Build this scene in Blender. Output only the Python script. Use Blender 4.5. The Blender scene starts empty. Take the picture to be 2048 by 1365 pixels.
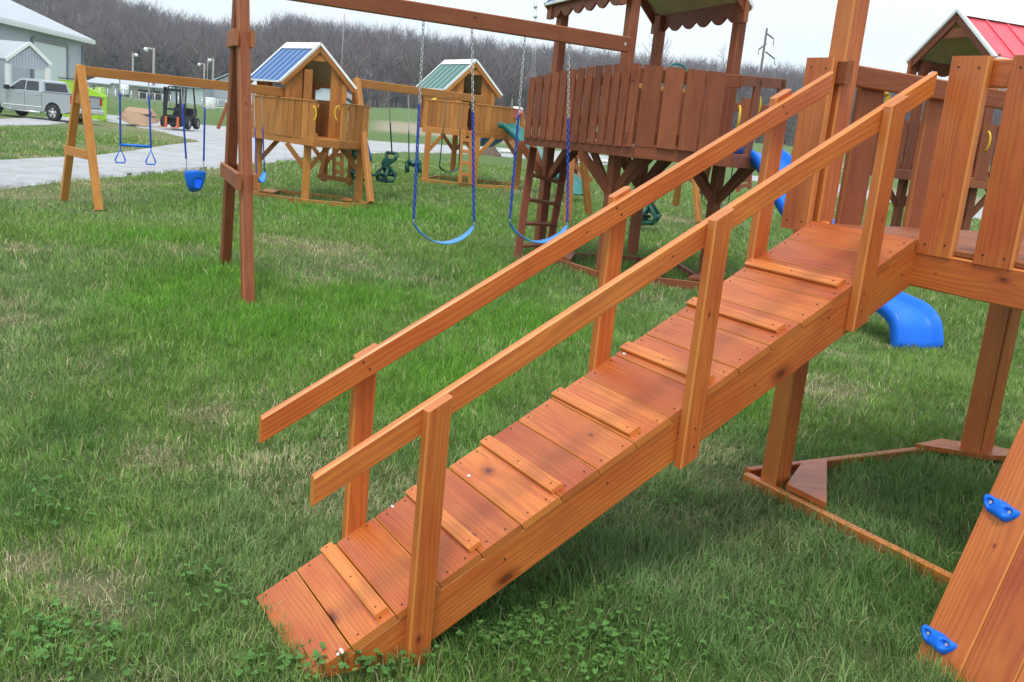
import bpy, math, random
import numpy as np
from mathutils import Vector, Matrix
random.seed(7); rng = np.random.default_rng(11)
S = bpy.context.scene
COL = S.collection

# ------------------------------------------------------------------ camera
PITCH, ROLL, CH = 0.216490, -0.099670, 1.547887
FPX = 1950.0                                   # focal length in pixels of a 2048 wide picture
cam = bpy.data.cameras.new("camera"); camo = bpy.data.objects.new("camera", cam); COL.objects.link(camo)
cam.sensor_width = 36.0; cam.lens = 36.0*FPX/2048; cam.clip_end = 6000; cam.clip_start = 0.05
def _rot():
    r = np.array([1, 0, 0.]); f = np.array([0, math.cos(PITCH), -math.sin(PITCH)]); d = np.array([0, -math.sin(PITCH), -math.cos(PITCH)])
    c, s = math.cos(ROLL), math.sin(ROLL)
    return np.array([c*r+s*d, -s*r+c*d, f])
RM = _rot()
M = Matrix(((RM[0][0], -RM[1][0], -RM[2][0], 0), (RM[0][1], -RM[1][1], -RM[2][1], 0), (RM[0][2], -RM[1][2], -RM[2][2], CH), (0, 0, 0, 1)))
camo.matrix_world = M
S.camera = camo
cam.dof.use_dof = False
S.render.resolution_x, S.render.resolution_y = 1024, 682

# ------------------------------------------------------------------ light
S.view_settings.view_transform = 'Standard'; S.view_settings.look = 'None'; S.view_settings.gamma = 1; S.view_settings.exposure = EXPO = 0.55
world = bpy.data.worlds.new("World"); S.world = world; world.use_nodes = True
SUN_EL, SUN_AZ = math.radians(66), math.radians(192)     # azimuth clockwise from +Y: high sun behind the camera, softened by thin cloud
def build_world():
    nt = world.node_tree; nt.nodes.clear(); N = nt.nodes.new; L = nt.links.new
    out = N('ShaderNodeOutputWorld'); bg = N('ShaderNodeBackground'); sky = N('ShaderNodeTexSky')
    sky.sky_type = 'NISHITA'; sky.sun_disc = False; sky.sun_elevation = SUN_EL; sky.sun_rotation = SUN_AZ
    sky.dust_density = 4; sky.air_density = 1.0
    # a thin overcast layer over the blue: brighter and whiter, slightly uneven
    tc = N('ShaderNodeTexCoord'); mp = N('ShaderNodeMapping'); mp.inputs['Scale'].default_value = (1.2, 1.2, 4.5)
    no = N('ShaderNodeTexNoise'); no.inputs['Scale'].default_value = 1.3; no.inputs['Detail'].default_value = 6; no.inputs['Roughness'].default_value = .55
    cr = N('ShaderNodeValToRGB'); cr.color_ramp.elements[0].position = .3; cr.color_ramp.elements[0].color = (6.7, 7.9, 8.9, 1)
    cr.color_ramp.elements[1].position = .62; cr.color_ramp.elements[1].color = (9.2, 9.9, 10.3, 1)
    mx = N('ShaderNodeMixRGB'); mx.inputs[0].default_value = .88
    L(tc.outputs['Generated'], mp.inputs['Vector']); L(mp.outputs[0], no.inputs['Vector']); L(no.outputs['Fac'], cr.inputs[0])
    L(sky.outputs[0], mx.inputs[1]); L(cr.outputs[0], mx.inputs[2]); L(mx.outputs[0], bg.inputs[0]); bg.inputs[1].default_value = .095
    L(bg.outputs[0], out.inputs[0])
build_world()
sl = bpy.data.lights.new("sun", 'SUN'); sl.energy = 1.5; sl.angle = math.radians(12); sl.color = (1, .96, .9)
so = bpy.data.objects.new("sun", sl); COL.objects.link(so)
sd = Vector((math.sin(SUN_AZ)*math.cos(SUN_EL), math.cos(SUN_AZ)*math.cos(SUN_EL), math.sin(SUN_EL)))
so.rotation_euler = sd.to_track_quat('Z', 'Y').to_euler()

# ------------------------------------------------------------------ placing helpers: pixel of the photograph (2048 wide) + real distance -> point
O = np.array([0, 0, CH])
def ray(px, py):
    return RM.T @ np.array([(px-1024)/FPX, (py-682.5)/FPX, 1.0])
def at(px, py, Y):
    d = ray(px, py); p = O+d*(Y/d[1]); return Vector(p)
CTRL = np.array([(-.69,2.66,.085),(-.18,2.5,.115),(-.1,2.1,.10),(1.1,3.8,.19),(1.5,3.3,.195),(2.5,5.3,.24),(-2.1,7.3,.02),(-2.9,8.9,.05),(1.0,9.6,.12),(2.5,9.6,.12),(3.8,8.2,.1),(-3.5,16.4,-.05),
 (-7,15.2,-.37),(-5,17.5,-.12),(-1.5,21.5,.2),(0,22.5,.2),(4,17,.12),(7,15,.1),(-20,44,-.3),(-12,24,-.33),(0,42,-.2),(14,40,0),(2,1.5,.13),(1.2,2.5,.15),
 (-2,3,0.03),(0.3,3.0,.14),(-3,5,0),(-1,1,.06),(3,3,.2),(-40,60,-.4),(0,70,-.3),(30,70,0),(-6,-3,0),(6,-3,.1),(-30,20,-.4),(30,20,.1)])
def sst(x): x = np.clip(x, 0, 1); return x*x*(3-2*x)
def gzv(x, y):
    x = np.asarray(x, float); y = np.asarray(y, float)
    num = np.zeros_like(x); den = np.zeros_like(x)
    for cx, cy, cz in CTRL:
        r = math.hypot(cx, cy); e = .12+.02*r*r*.3
        w = 1.0/((x-cx)**2+(y-cy)**2+e)**1.6*(1+r*.3)**1.6; num += w*cz; den += w
    z = num/den
    far = np.maximum(0, np.hypot(x, y)-75)
    ang = np.arctan2(x, np.maximum(y, 1))
    k = sst((ang+.26)/.15)
    z = z + far*(.004+.017*k)*sst((230-far)/60)  + sst(far/170)*2.2*k*0
    return z
def gz(x, y): return float(gzv(np.array([x]), np.array([y]))[0])
def G(px, py):
    z = 0
    d = ray(px, py)
    for i in range(25):
        t = (z-CH)/d[2]
        if t < 0 or t*d[1] > 400: t = 400/d[1]
        p = O+d*t; z = .5*z+.5*gz(p[0], p[1])
    return Vector((p[0], p[1], gz(p[0], p[1])))
def V(*a): return Vector(a)
UP = V(0, 0, 1)

# ------------------------------------------------------------------ materials
def newmat(name):
    m = bpy.data.materials.new(name); m.use_nodes = True; nt = m.node_tree
    return m, nt, nt.nodes, nt.links, nt.nodes['Principled BSDF']
def math_(nt, op, a=None, b=None, c=None):
    n = nt.nodes.new('ShaderNodeMath'); n.operation = op
    for i, v in enumerate((a, b, c)):
        if v is None: continue
        if isinstance(v, (int, float)): n.inputs[i].default_value = v
        else: nt.links.new(v, n.inputs[i])
    return n.outputs[0]
def mixc(nt, f, a, b, mode='MIX'):
    n = nt.nodes.new('ShaderNodeMixRGB'); n.blend_type = mode
    for i, v in enumerate((f, a, b)):
        if isinstance(v, (int, float)): n.inputs[i].default_value = v
        elif isinstance(v, tuple): n.inputs[i].default_value = (*v, 1)
        else: nt.links.new(v, n.inputs[i])
    return n.outputs[0]
def comb(nt, x, y, z):
    n = nt.nodes.new('ShaderNodeCombineXYZ')
    for i, v in enumerate((x, y, z)):
        if isinstance(v, (int, float)): n.inputs[i].default_value = v
        else: nt.links.new(v, n.inputs[i])
    return n.outputs[0]
def noise(nt, vec, scale=1, detail=3, rough=.5):
    n = nt.nodes.new('ShaderNodeTexNoise'); n.inputs['Scale'].default_value = scale; n.inputs['Detail'].default_value = detail; n.inputs['Roughness'].default_value = rough
    if vec is not None: nt.links.new(vec, n.inputs['Vector'])
    return n.outputs['Fac']
def maprange(nt, v, a, b, c=0., d=1.):
    n = nt.nodes.new('ShaderNodeMapRange'); nt.links.new(v, n.inputs[0])
    for i, q in enumerate((a, b, c, d)): n.inputs[i+1].default_value = q
    return n.outputs[0]
def attr(nt, name, out='Vector'):
    n = nt.nodes.new('ShaderNodeAttribute'); n.attribute_name = name; return n.outputs[out]

def wood(name, light, mid, deep, edge, stain=.5, rough=.5, gloss=.35):
    m, nt, N, L, B = newmat(name)
    sep = N.new('ShaderNodeSeparateXYZ'); L.new(attr(nt, 'gc'), sep.inputs[0]); x, y, z = sep.outputs
    tone = attr(nt, 'bt', 'Fac'); ed = attr(nt, 'ed', 'Fac')
    ks = N.new('ShaderNodeSeparateXYZ'); L.new(attr(nt, 'kn'), ks.inputs[0])
    kd = math_(nt, 'SQRT', math_(nt, 'ADD', math_(nt, 'POWER', math_(nt, 'MULTIPLY', ks.outputs[0], .55), 2.0), math_(nt, 'POWER', ks.outputs[1], 2.0)))
    kdn = math_(nt, 'DIVIDE', kd, ks.outputs[2])
    kt = N.new('ShaderNodeSeparateXYZ'); L.new(attr(nt, 'k2'), kt.inputs[0])
    kd2 = math_(nt, 'SQRT', math_(nt, 'ADD', math_(nt, 'POWER', math_(nt, 'MULTIPLY', kt.outputs[0], .55), 2.0), math_(nt, 'POWER', kt.outputs[1], 2.0)))
    kdn = math_(nt, 'MINIMUM', kdn, math_(nt, 'DIVIDE', kd2, kt.outputs[2]))
    kdn = math_(nt, 'ADD', kdn, math_(nt, 'MULTIPLY', math_(nt, 'SUBTRACT', noise(nt, comb(nt, math_(nt, 'MULTIPLY', x, 60), math_(nt, 'MULTIPLY', y, 60), z), 1, 2), .5), .5))
    # distance from the pith makes the growth rings
    n1 = noise(nt, comb(nt, math_(nt, 'MULTIPLY', x, 1.6), math_(nt, 'MULTIPLY', y, 9), math_(nt, 'MULTIPLY', z, 9)), 1, 3)
    kb = math_(nt, 'DIVIDE', .012, math_(nt, 'ADD', math_(nt, 'POWER', kdn, 2.0), 1.0))
    r = math_(nt, 'SQRT', math_(nt, 'ADD', math_(nt, 'POWER', y, 2.0), math_(nt, 'POWER', z, 2.0)))
    r = math_(nt, 'ADD', math_(nt, 'ADD', r, math_(nt, 'MULTIPLY', n1, .035)), kb)
    ring = math_(nt, 'SINE', math_(nt, 'MULTIPLY', r, 2*math.pi/.0088))
    ring = math_(nt, 'POWER', math_(nt, 'MULTIPLY', math_(nt, 'ADD', ring, 1.0), .5), 1.7)
    streak = noise(nt, comb(nt, math_(nt, 'MULTIPLY', x, 5), math_(nt, 'MULTIPLY', y, 220), math_(nt, 'MULTIPLY', z, 220)), 1, 3, .6)
    blotch = noise(nt, comb(nt, math_(nt, 'MULTIPLY', x, 3.2), math_(nt, 'MULTIPLY', y, 9), math_(nt, 'MULTIPLY', z, 9)), 1, 3, .55)
    blotch2 = noise(nt, comb(nt, math_(nt, 'MULTIPLY', x, 7.), math_(nt, 'ADD', math_(nt, 'MULTIPLY', y, 12), 31.), z), 1, 2, .5)
    f1 = math_(nt, 'ADD', math_(nt, 'MULTIPLY', maprange(nt, blotch, .33, .68), .55), math_(nt, 'MULTIPLY', tone, .6))
    c = mixc(nt, f1, light, mid)
    c = mixc(nt, math_(nt, 'MULTIPLY', ring, .27), c, deep)
    c = mixc(nt, math_(nt, 'MULTIPLY', maprange(nt, streak, .42, .75), .34), c, deep)
    pur = tuple(v*k for v, k in zip(mid, (.66, .68, .95)))
    c = mixc(nt, math_(nt, 'MULTIPLY', maprange(nt, blotch2, .55, .78), stain), c, pur)
    c = mixc(nt, math_(nt, 'MULTIPLY', ed, .55), c, edge)
    dark = tuple(v*.42 for v in deep)
    c = mixc(nt, maprange(nt, kdn, 1.7, .8, 0., .6), c, tuple(v*.9 for v in deep))
    c = mixc(nt, maprange(nt, kdn, .75, .4, 0., .75), c, dark)
    mxx = N.new('ShaderNodeHueSaturation'); L.new(c, mxx.inputs['Color']); L.new(maprange(nt, tone, 0, 1, 1.12, .86), mxx.inputs['Value'])
    L.new(mxx.outputs[0], B.inputs['Base Color'])
    B.inputs['Specular IOR Level'].default_value = gloss
    L.new(maprange(nt, streak, .3, .7, rough-.08, rough+.14), B.inputs['Roughness'])
    bp = N.new('ShaderNodeBump'); bp.inputs['Strength'].default_value = .35; bp.inputs['Distance'].default_value = .0015
    L.new(math_(nt, 'ADD', streak, math_(nt, 'MULTIPLY', ring, -.4)), bp.inputs['Height']); L.new(bp.outputs[0], B.inputs['Normal'])
    return m
W_NEAR = wood('cedar_orange_stain', (.66, .215, .042), (.46, .084, .020), (.20, .032, .010), (.72, .30, .07), .30, .36, .5)
W_DARK = wood('redwood_brown_stain', (.33, .10, .038), (.235, .060, .024), (.10, .024, .011), (.38, .13, .05), .3, .55)
W_GOLD = wood('golden_pine_stain', (.58, .25, .055), (.43, .16, .032), (.24, .078, .016), (.64, .31, .08), .15, .55)
W_RED2 = wood('dark_cedar_and_shade', (.40, .13, .045), (.29, .078, .028), (.13, .028, .012), (.48, .19, .06), .4, .55)  # shade put into the colour of inner tower parts; elsewhere a darker stain

def plain(name, col, rough=.5, metal=0., spec=.5, var=.08, scale=6, bump=0., trans=0):
    m, nt, N, L, B = newmat(name)
    tc = N.new('ShaderNodeTexCoord')
    f = noise(nt, tc.outputs['Object'], scale, 4, .6)
    c = mixc(nt, f, tuple(v*(1-var*1.6) for v in col), tuple(min(1, v*(1+var*1.6)) for v in col))
    L.new(c, B.inputs['Base Color']); L.new(maprange(nt, f, .3, .7, max(.03, rough-.08), rough+.08), B.inputs['Roughness'])
    B.inputs['Metallic'].default_value = metal; B.inputs['Specular IOR Level'].default_value = spec
    if bump:
        bp = N.new('ShaderNodeBump'); bp.inputs['Strength'].default_value = bump; bp.inputs['Distance'].default_value = .02
        L.new(noise(nt, tc.outputs['Object'], scale*6, 4, .6), bp.inputs['Height']); L.new(bp.outputs[0], B.inputs['Normal'])
    return m
BLUE = plain('blue_plastic', (.008, .17, .86), .42, var=.05, spec=.35)
BLUE_BELT = plain('blue_belt_plastic', (.06, .30, .78), .42, var=.05)
BLUE_COAT = plain('blue_coated_chain', (.012, .06, .42), .4)
TEAL = plain('green_plastic', (.012, .17, .15), .4)
GREEN_P = plain('dark_green_plastic', (.008, .085, .055), .42)
YELLOW = plain('yellow_plastic', (.75, .48, .02), .4)
STEEL = plain('galvanised_steel', (.55, .56, .57), .35, .8)
SCREW = plain('dark_screw', (.05, .03, .02), .5, .3)
WHITE = plain('white_trim', (.8, .82, .82), .45)
LICHEN = plain('pale_dropping', (.75, .72, .68), .9)
def ribbed(name, col, rough=.35, metal=.3):
    return plain(name, col, rough, metal, var=.05)
R_BLUE = ribbed('blue_metal_roof', (.13, .245, .49)); R_GREEN = ribbed('green_metal_roof', (.15, .29, .26)); R_RED = ribbed('red_metal_roof', (.74, .10, .13))
R_UNDER = plain('grey_green_roof_underside', (.42, .43, .26), .6, .1, var=.3)
GREYMET = plain('pale_grey_metal_siding', (.46, .49, .54), .5, .2, var=.03)
GREYROOF = plain('grey_metal_roof', (.5, .53, .58), .4, .3, var=.04)
DARK = plain('opening_shade_and_dark_sign', (.03, .03, .035), .8)  # painted shade for shed openings, also the dumpster's dark sign
CONC = plain('weathered_pole_wood', (.30, .28, .27), .8)

# ------------------------------------------------------------------ mesh builder
class MB:
    def __init__(s): s.v = []; s.f = []; s.m = []; s.gc = []; s.bt = []; s.ed = []; s.kn = []; s.k2 = []; s.sm = []
    def face(s, pts, gcs=None, bt=.5, ed=0., kn=None, mi=0, smooth=False, k2=None):
        i = len(s.v); n = len(pts)
        s.v += [tuple(p) for p in pts]; s.f.append(tuple(range(i, i+n))); s.m.append(mi); s.sm.append(smooth)
        s.gc += (gcs if gcs else [tuple(p) for p in pts]); s.bt += [bt]*n; s.ed += [ed]*n
        s.kn += (kn if kn else [(9, 9, .01)]*n); s.k2 += (k2 if k2 else [(9, 9, .01)]*n)
    def mesh(s, verts, faces, mi=0, smooth=True):
        i = len(s.v); s.v += [tuple(p) for p in verts]; s.gc += [tuple(p) for p in verts]
        s.bt += [.5]*len(verts); s.ed += [0.]*len(verts); s.kn += [(9, 9, .01)]*len(verts); s.k2 += [(9, 9, .01)]*len(verts)
        for f in faces: s.f.append(tuple(i+k for k in f)); s.m.append(mi); s.sm.append(smooth)
    def board(s, P, Q, w, t, wd=None, bev=.005, cut0=0., cut1=0., knots=(), mi=0, tone=None, w1=None, cw=None):
        """beam from P to Q (centre line), width w along wd, thickness t across; cut0/cut1 shear the ends along the width"""
        P = Vector(P); Q = Vector(Q); ax = (Q-P); Ln = ax.length; ax = ax/Ln
        wd = Vector(wd if wd is not None else (0, 0, 1)); wd = (wd-ax*wd.dot(ax)).normalized(); n = ax.cross(wd)
        hw, ht = w/2, t/2; hw1 = (w1 if w1 else w)/2; b = min(bev, hw*.4, ht*.4)
        def prof(hw): return [(-hw+b, -ht), (hw-b, -ht), (hw, -ht+b), (hw, ht-b), (hw-b, ht), (-hw+b, ht), (-hw, ht-b), (-hw, -ht+b)]
        A = prof(hw); Bq = prof(hw1)
        ro = random.uniform(0, 40); ry = random.uniform(-.5, .5)*max(w, .1)*1.2; rz = random.uniform(.035, .12)*random.choice((-1, 1))
        tone = random.random() if tone is None else tone
        def pt(k, e):
            u, v_ = (A, Bq)[e][k]; l = (cut0*u if e == 0 else Ln+cut1*u)
            return P+ax*l+wd*u+n*v_, (l+ro, u+ry, v_+rz), (l, u)
        kk = knots[0] if knots else None
        def kv(q): return (q[0]-kk[0], q[1]-kk[1], kk[2]) if kk else (9, 9, .01)
        kb_ = knots[1] if len(knots) > 1 else None
        def kv2(q): return (q[0]-kb_[0], q[1]-kb_[1], kb_[2]) if kb_ else (9, 9, .01)
        for k in range(8):
            k2 = (k+1) % 8; a, b_, c, d = pt(k, 0), pt(k, 1), pt(k2, 1), pt(k2, 0)
            e = 1. if k in (1, 3, 5, 7) else (.35 if k in (2, 6) else 0.)
            s.face([d[0], c[0], b_[0], a[0]], [d[1], c[1], b_[1], a[1]], tone, e, [kv(d[2]), kv(c[2]), kv(b_[2]), kv(a[2])], mi, False, [kv2(d[2]), kv2(c[2]), kv2(b_[2]), kv2(a[2])])
        for e in (0, 1):
            ps = [pt(k, e) for k in range(8)]
            if e == 1: ps = ps[::-1]
            s.face([p[0] for p in ps], [(p[1][0]*0, p[1][1], p[1][2]) for p in ps], tone, .45, None, mi)
        return s
    def box(s, lo, hi, mi=0, M=None):
        x0, y0, z0 = lo; x1, y1, z1 = hi
        c = [Vector(p) for p in ((x0,y0,z0),(x1,y0,z0),(x1,y1,z0),(x0,y1,z0),(x0,y0,z1),(x1,y0,z1),(x1,y1,z1),(x0,y1,z1))]
        if M: c = [M @ p for p in c]
        for f in ((0,3,2,1),(4,5,6,7),(0,1,5,4),(1,2,6,5),(2,3,7,6),(3,0,4,7)): s.face([c[k] for k in f], mi=mi)
        return s
    def prism(s, poly, ext, mi=0, smooth=False):
        """poly: list of 3D points in a plane, extruded by the vector ext"""
        poly = [Vector(p) for p in poly]; ext = Vector(ext); q = [p+ext for p in poly]; n = len(poly)
        s.face(poly, mi=mi); s.face(q[::-1], mi=mi)
        for i in range(n): j = (i+1) % n; s.face([poly[j], poly[i], q[i], q[j]], mi=mi)
        return s
    def tube(s, pts, r, sides=8, mi=0, caps=True, closed=False, smooth=True):
        pts = [Vector(p) for p in pts]; n = len(pts); rs = r if isinstance(r, (list, tuple)) else [r]*n
        vs = []; fs = []; ref = None
        for i, p in enumerate(pts):
            if closed: d = pts[(i+1) % n]-pts[i-1]
            else: d = pts[min(i+1, n-1)]-pts[max(i-1, 0)]
            d.normalize()
            if ref is None: ref = d.orthogonal().normalized()
            a = (ref-d*ref.dot(d)).normalized(); ref = a; b = d.cross(a)
            for k in range(sides):
                t = 2*math.pi*k/sides; vs.append(p+(a*math.cos(t)+b*math.sin(t))*rs[i])
        m = n if closed else n-1
        for i in range(m):
            for k in range(sides):
                k2 = (k+1) % sides; j = (i+1) % n
                fs.append((i*sides+k, i*sides+k2, j*sides+k2, j*sides+k))
        if caps and not closed: fs.append(tuple(range(sides))[::-1]); fs.append(tuple((n-1)*sides+k for k in range(sides)))
        s.mesh(vs, fs, mi, smooth); return s
    def disc(s, c, n, r, mi=0, h=.0015, sides=8):
        n = Vector(n).normalized(); a = n.orthogonal().normalized(); b = n.cross(a); c = Vector(c)
        top = [c+n*h+(a*math.cos(2*math.pi*k/sides)+b*math.sin(2*math.pi*k/sides))*r for k in range(sides)]
        s.face(top, mi=mi)
        for k in range(sides):
            k2 = (k+1) % sides; s.face([top[k2], top[k], top[k]-n*h*1.5, top[k2]-n*h*1.5], mi=mi)
        return s
    def build(s, name, mats, parent=None, label=None):
        me = bpy.data.meshes.new(name); me.from_pydata(s.v, [], s.f); 
        for m in (mats if isinstance(mats, (list, tuple)) else [mats]): me.materials.append(m)
        me.polygons.foreach_set('material_index', s.m); me.polygons.foreach_set('use_smooth', s.sm)
        for nm, tp, dt, key in (('gc', 'FLOAT_VECTOR', s.gc, 'vector'), ('kn', 'FLOAT_VECTOR', s.kn, 'vector'), ('k2', 'FLOAT_VECTOR', s.k2, 'vector'), ('bt', 'FLOAT', s.bt, 'value'), ('ed', 'FLOAT', s.ed, 'value')):
            a = me.attributes.new(nm, tp, 'POINT'); a.data.foreach_set(key, np.array(dt, dtype=np.float32).ravel())
        me.update()
        o = bpy.data.objects.new(name, me); COL.objects.link(o)
        if parent is not None:
            o.parent = parent; o.matrix_parent_inverse = Matrix.Identity(4)
            inv = wmat(parent).inverted(); me.transform(inv)
        if label: o['label'] = label
        return o
def wmat(o):
    m = Matrix.Translation(o.location) @ o.rotation_euler.to_matrix().to_4x4()
    return (wmat(o.parent) @ m) if o.parent else m
def tag(o, label, cat, group=None):
    o['label'] = label; o['category'] = cat
    if group: o['group'] = group
    return o
def struct(o): o['kind'] = 'structure'; return o
def thing(name, label, cat, loc, group=None):
    o = bpy.data.objects.new(name, None); COL.objects.link(o); o.location = Vector(loc); o.empty_display_size = .2
    return tag(o, label, cat, group)
def selfcenter(o):
    """move a single mesh thing's origin to its base"""
    me = o.data; n = len(me.vertices); co = np.empty(n*3, np.float32); me.vertices.foreach_get('co', co); co = co.reshape(-1, 3)
    c = Vector(((co[:, 0].min()+co[:, 0].max())/2, (co[:, 1].min()+co[:, 1].max())/2, co[:, 2].min())); me.transform(Matrix.Translation(-c)); o.location = c
    return o

# ================================================================== GROUND
def vnoise(x, y, seed, oct=4, gain=.5):
    """numpy value noise 0..1"""
    r = np.random.default_rng(seed); T = r.random((256, 256)); out = np.zeros_like(x, float); amp = 1; tot = 0; fx, fy = x.copy(), y.copy()
    for o in range(oct):
        xi = np.floor(fx).astype(int); yi = np.floor(fy).astype(int); u = fx-xi; v = fy-yi; u = u*u*(3-2*u); v = v*v*(3-2*v)
        a = T[xi & 255, yi & 255]; b = T[(xi+1) & 255, yi & 255]; c = T[xi & 255, (yi+1) & 255]; d = T[(xi+1) & 255, (yi+1) & 255]
        out += amp*((a*(1-u)+b*u)*(1-v)+(c*(1-u)+d*u)*v); tot += amp; amp *= gain; fx = fx*2.03+17.3; fy = fy*2.03+5.7
    return out/tot
def patch(x, y, lst):
    """lst of (px, py, rx, ry) in photo pixels on the ground -> soft mask"""
    m = np.zeros_like(x)
    for (px, py, rx, ry) in lst:
        c = G(px, py); e = G(px+rx, py); f = G(px, py-ry); f2 = G(px, py+ry)
        a = max(.05, (e-c).length); b = max(.05, (f-f2).length/2)
        dx = x-c.x; dy = y-c.y
        th = math.atan2(c.x, c.y); ux = dx*math.cos(th)-dy*math.sin(th); uy = dx*math.sin(th)+dy*math.cos(th)
        m = np.maximum(m, np.exp(-((ux/a)**2+(uy/b)**2)))
    return m
LUSH = [(330, 600, 170, 70), (560, 650, 230, 70), (430, 560, 140, 40), (900, 760, 160, 110), (1050, 660, 200, 90), (700, 600, 200, 40), (1000, 560, 130, 40), (760, 430, 260, 25), (300, 480, 150, 18), (1500, 760, 60, 60)]
STRAW = [(640, 500, 90, 16), (560, 485, 60, 10), (40, 500, 60, 10), (215, 730, 50, 30), (420, 830, 60, 26), (170, 1180, 90, 40), (60, 1130, 60, 30), (230, 1230, 50, 30), (640, 570, 40, 10), (60, 385, 60, 8), (180, 370, 70, 8), (420, 345, 60, 6), (1660, 780, 60, 25), (1450, 970, 60, 20), (20, 640, 40, 20), (360, 500, 60, 8), (300, 920, 60, 30), (700, 535, 50, 8), (330, 262, 120, 7), (400, 283, 60, 7), (250, 300, 120, 5), (120, 318, 130, 4), (60, 395, 120, 7), (250, 368, 120, 5), (430, 345, 80, 4), (420, 300, 50, 5), (1340, 440, 50, 6)]
DEEP = [(1200, 1130, 330, 130), (1750, 1120, 230, 180), (1400, 1280, 300, 140), (150, 870, 90, 50), (960, 1250, 180, 100), (1000, 1120, 180, 90), (240, 740, 60, 25), (1800, 970, 160, 60), (60, 1000, 80, 50), (1150, 520, 90, 20)]
def mk_terrain():
    def axis(n, lo, hi, k):
        t = np.linspace(-1, 1, n); s = np.sinh(t*k)/np.sinh(k); return np.where(s < 0, -s*lo, s*hi)
    X = axis(300, -900, 900, 6.5); Y = axis(300, -60, 1000, 6.2)+4
    gx, gy = np.meshgrid(X, Y, indexing='ij'); gz_ = gzv(gx.ravel(), gy.ravel()).reshape(gx.shape)
    r = np.hypot(gx, gy)
    gz_ += (vnoise(gx*1.7, gy*1.7, 3, 3)-.5)*.03*np.clip(r/3, 0, 1)
    co = np.stack([gx, gy, gz_], -1).reshape(-1, 3); n1, n2 = gx.shape
    idx = np.arange(n1*n2).reshape(n1, n2)
    q = np.stack([idx[:-1, :-1], idx[1:, :-1], idx[1:, 1:], idx[:-1, 1:]], -1).reshape(-1, 4)
    me = bpy.data.meshes.new('ground'); me.vertices.add(len(co)); me.vertices.foreach_set('co', co.astype(np.float32).ravel())
    me.loops.add(q.size); me.loops.foreach_set('vertex_index', q.astype(np.int32).ravel()); me.polygons.add(len(q))
    me.polygons.foreach_set('loop_start', np.arange(0, q.size, 4, dtype=np.int32)); me.polygons.foreach_set('use_smooth', np.ones(len(q), bool)); me.update(); me.validate()
    x, y = co[:, 0], co[:, 1]
    for nm, v in (('straw', patch(x, y, STRAW)), ('lush', patch(x, y, LUSH)), ('tan', tanmask(x, y))):
        a = me.attributes.new(nm, 'FLOAT', 'POINT'); a.data.foreach_set('value', v.astype(np.float32))
    m, nt, N, L, B = newmat('lawn_soil_and_turf')
    pos = N.new('ShaderNodeNewGeometry').outputs['Position']
    big = noise(nt, pos, .35, 4, .6); midn = noise(nt, pos, 3.0, 4, .6); fine = noise(nt, pos, 160, 5, .8); fine2 = noise(nt, pos, 12, 4, .7)
    c = mixc(nt, maprange(nt, big, .38, .62), (.125, .225, .055), (.165, .265, .075))
    c = mixc(nt, maprange(nt, midn, .45, .72, 0, .55), c, (.20, .24, .11))
    c = mixc(nt, maprange(nt, fine2, .3, .7, 0, .6), c, mixc(nt, .45, c, (.05, .10, .03)))
    c = mixc(nt, maprange(nt, fine, .40, .62, 0, .65), c, (.05, .09, .03)); c = mixc(nt, maprange(nt, noise(nt, pos, 90, 4, .8), .52, .68, 0, .45), c, (.34, .33, .19))
    c = mixc(nt, math_(nt, 'MULTIPLY', attr(nt, 'lush', 'Fac'), .6), c, (.10, .24, .03))
    st = math_(nt, 'ADD', math_(nt, 'MULTIPLY', attr(nt, 'straw', 'Fac'), .75), maprange(nt, noise(nt, pos, .9, 5, .65), .56, .72, 0, .55))
    st = math_(nt, 'MULTIPLY', st, maprange(nt, fine2, .3, .6, .4, 1.))
    c = mixc(nt, st, c, (.34, .30, .18))
    c = mixc(nt, attr(nt, 'tan', 'Fac'), c, mixc(nt, fine2, (.33, .27, .20), (.42, .36, .28)))
    L.new(c, B.inputs['Base Color']); B.inputs['Roughness'].default_value = .95; B.inputs['Specular IOR Level'].default_value = .1
    bp = N.new('ShaderNodeBump'); bp.inputs['Strength'].default_value = .8; bp.inputs['Distance'].default_value = .04
    L.new(math_(nt, 'ADD', fine, fine2), bp.inputs['Height']); L.new(bp.outputs[0], B.inputs['Normal'])
    me.materials.append(m)
    o = bpy.data.objects.new('ground', me); COL.objects.link(o); struct(o)
def tanmask(x, y):
    px = 1024+FPX*x/np.maximum(y, 1)*1.02; r = y
    m = sst((r-82)/10)*sst((135-r)/30)*sst((px-680)/60)*.9*(vnoise(x*.05, y*.08, 8, 3) > .30)
    m2 = sst((r-36)/3)*sst((70-r)/14)*sst((px-1500)/60)*.8
    m2 = m2*(y > 0)
    return np.where(y > 5, np.clip(m+m2, 0, 1), 0)
mk_terrain()

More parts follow.
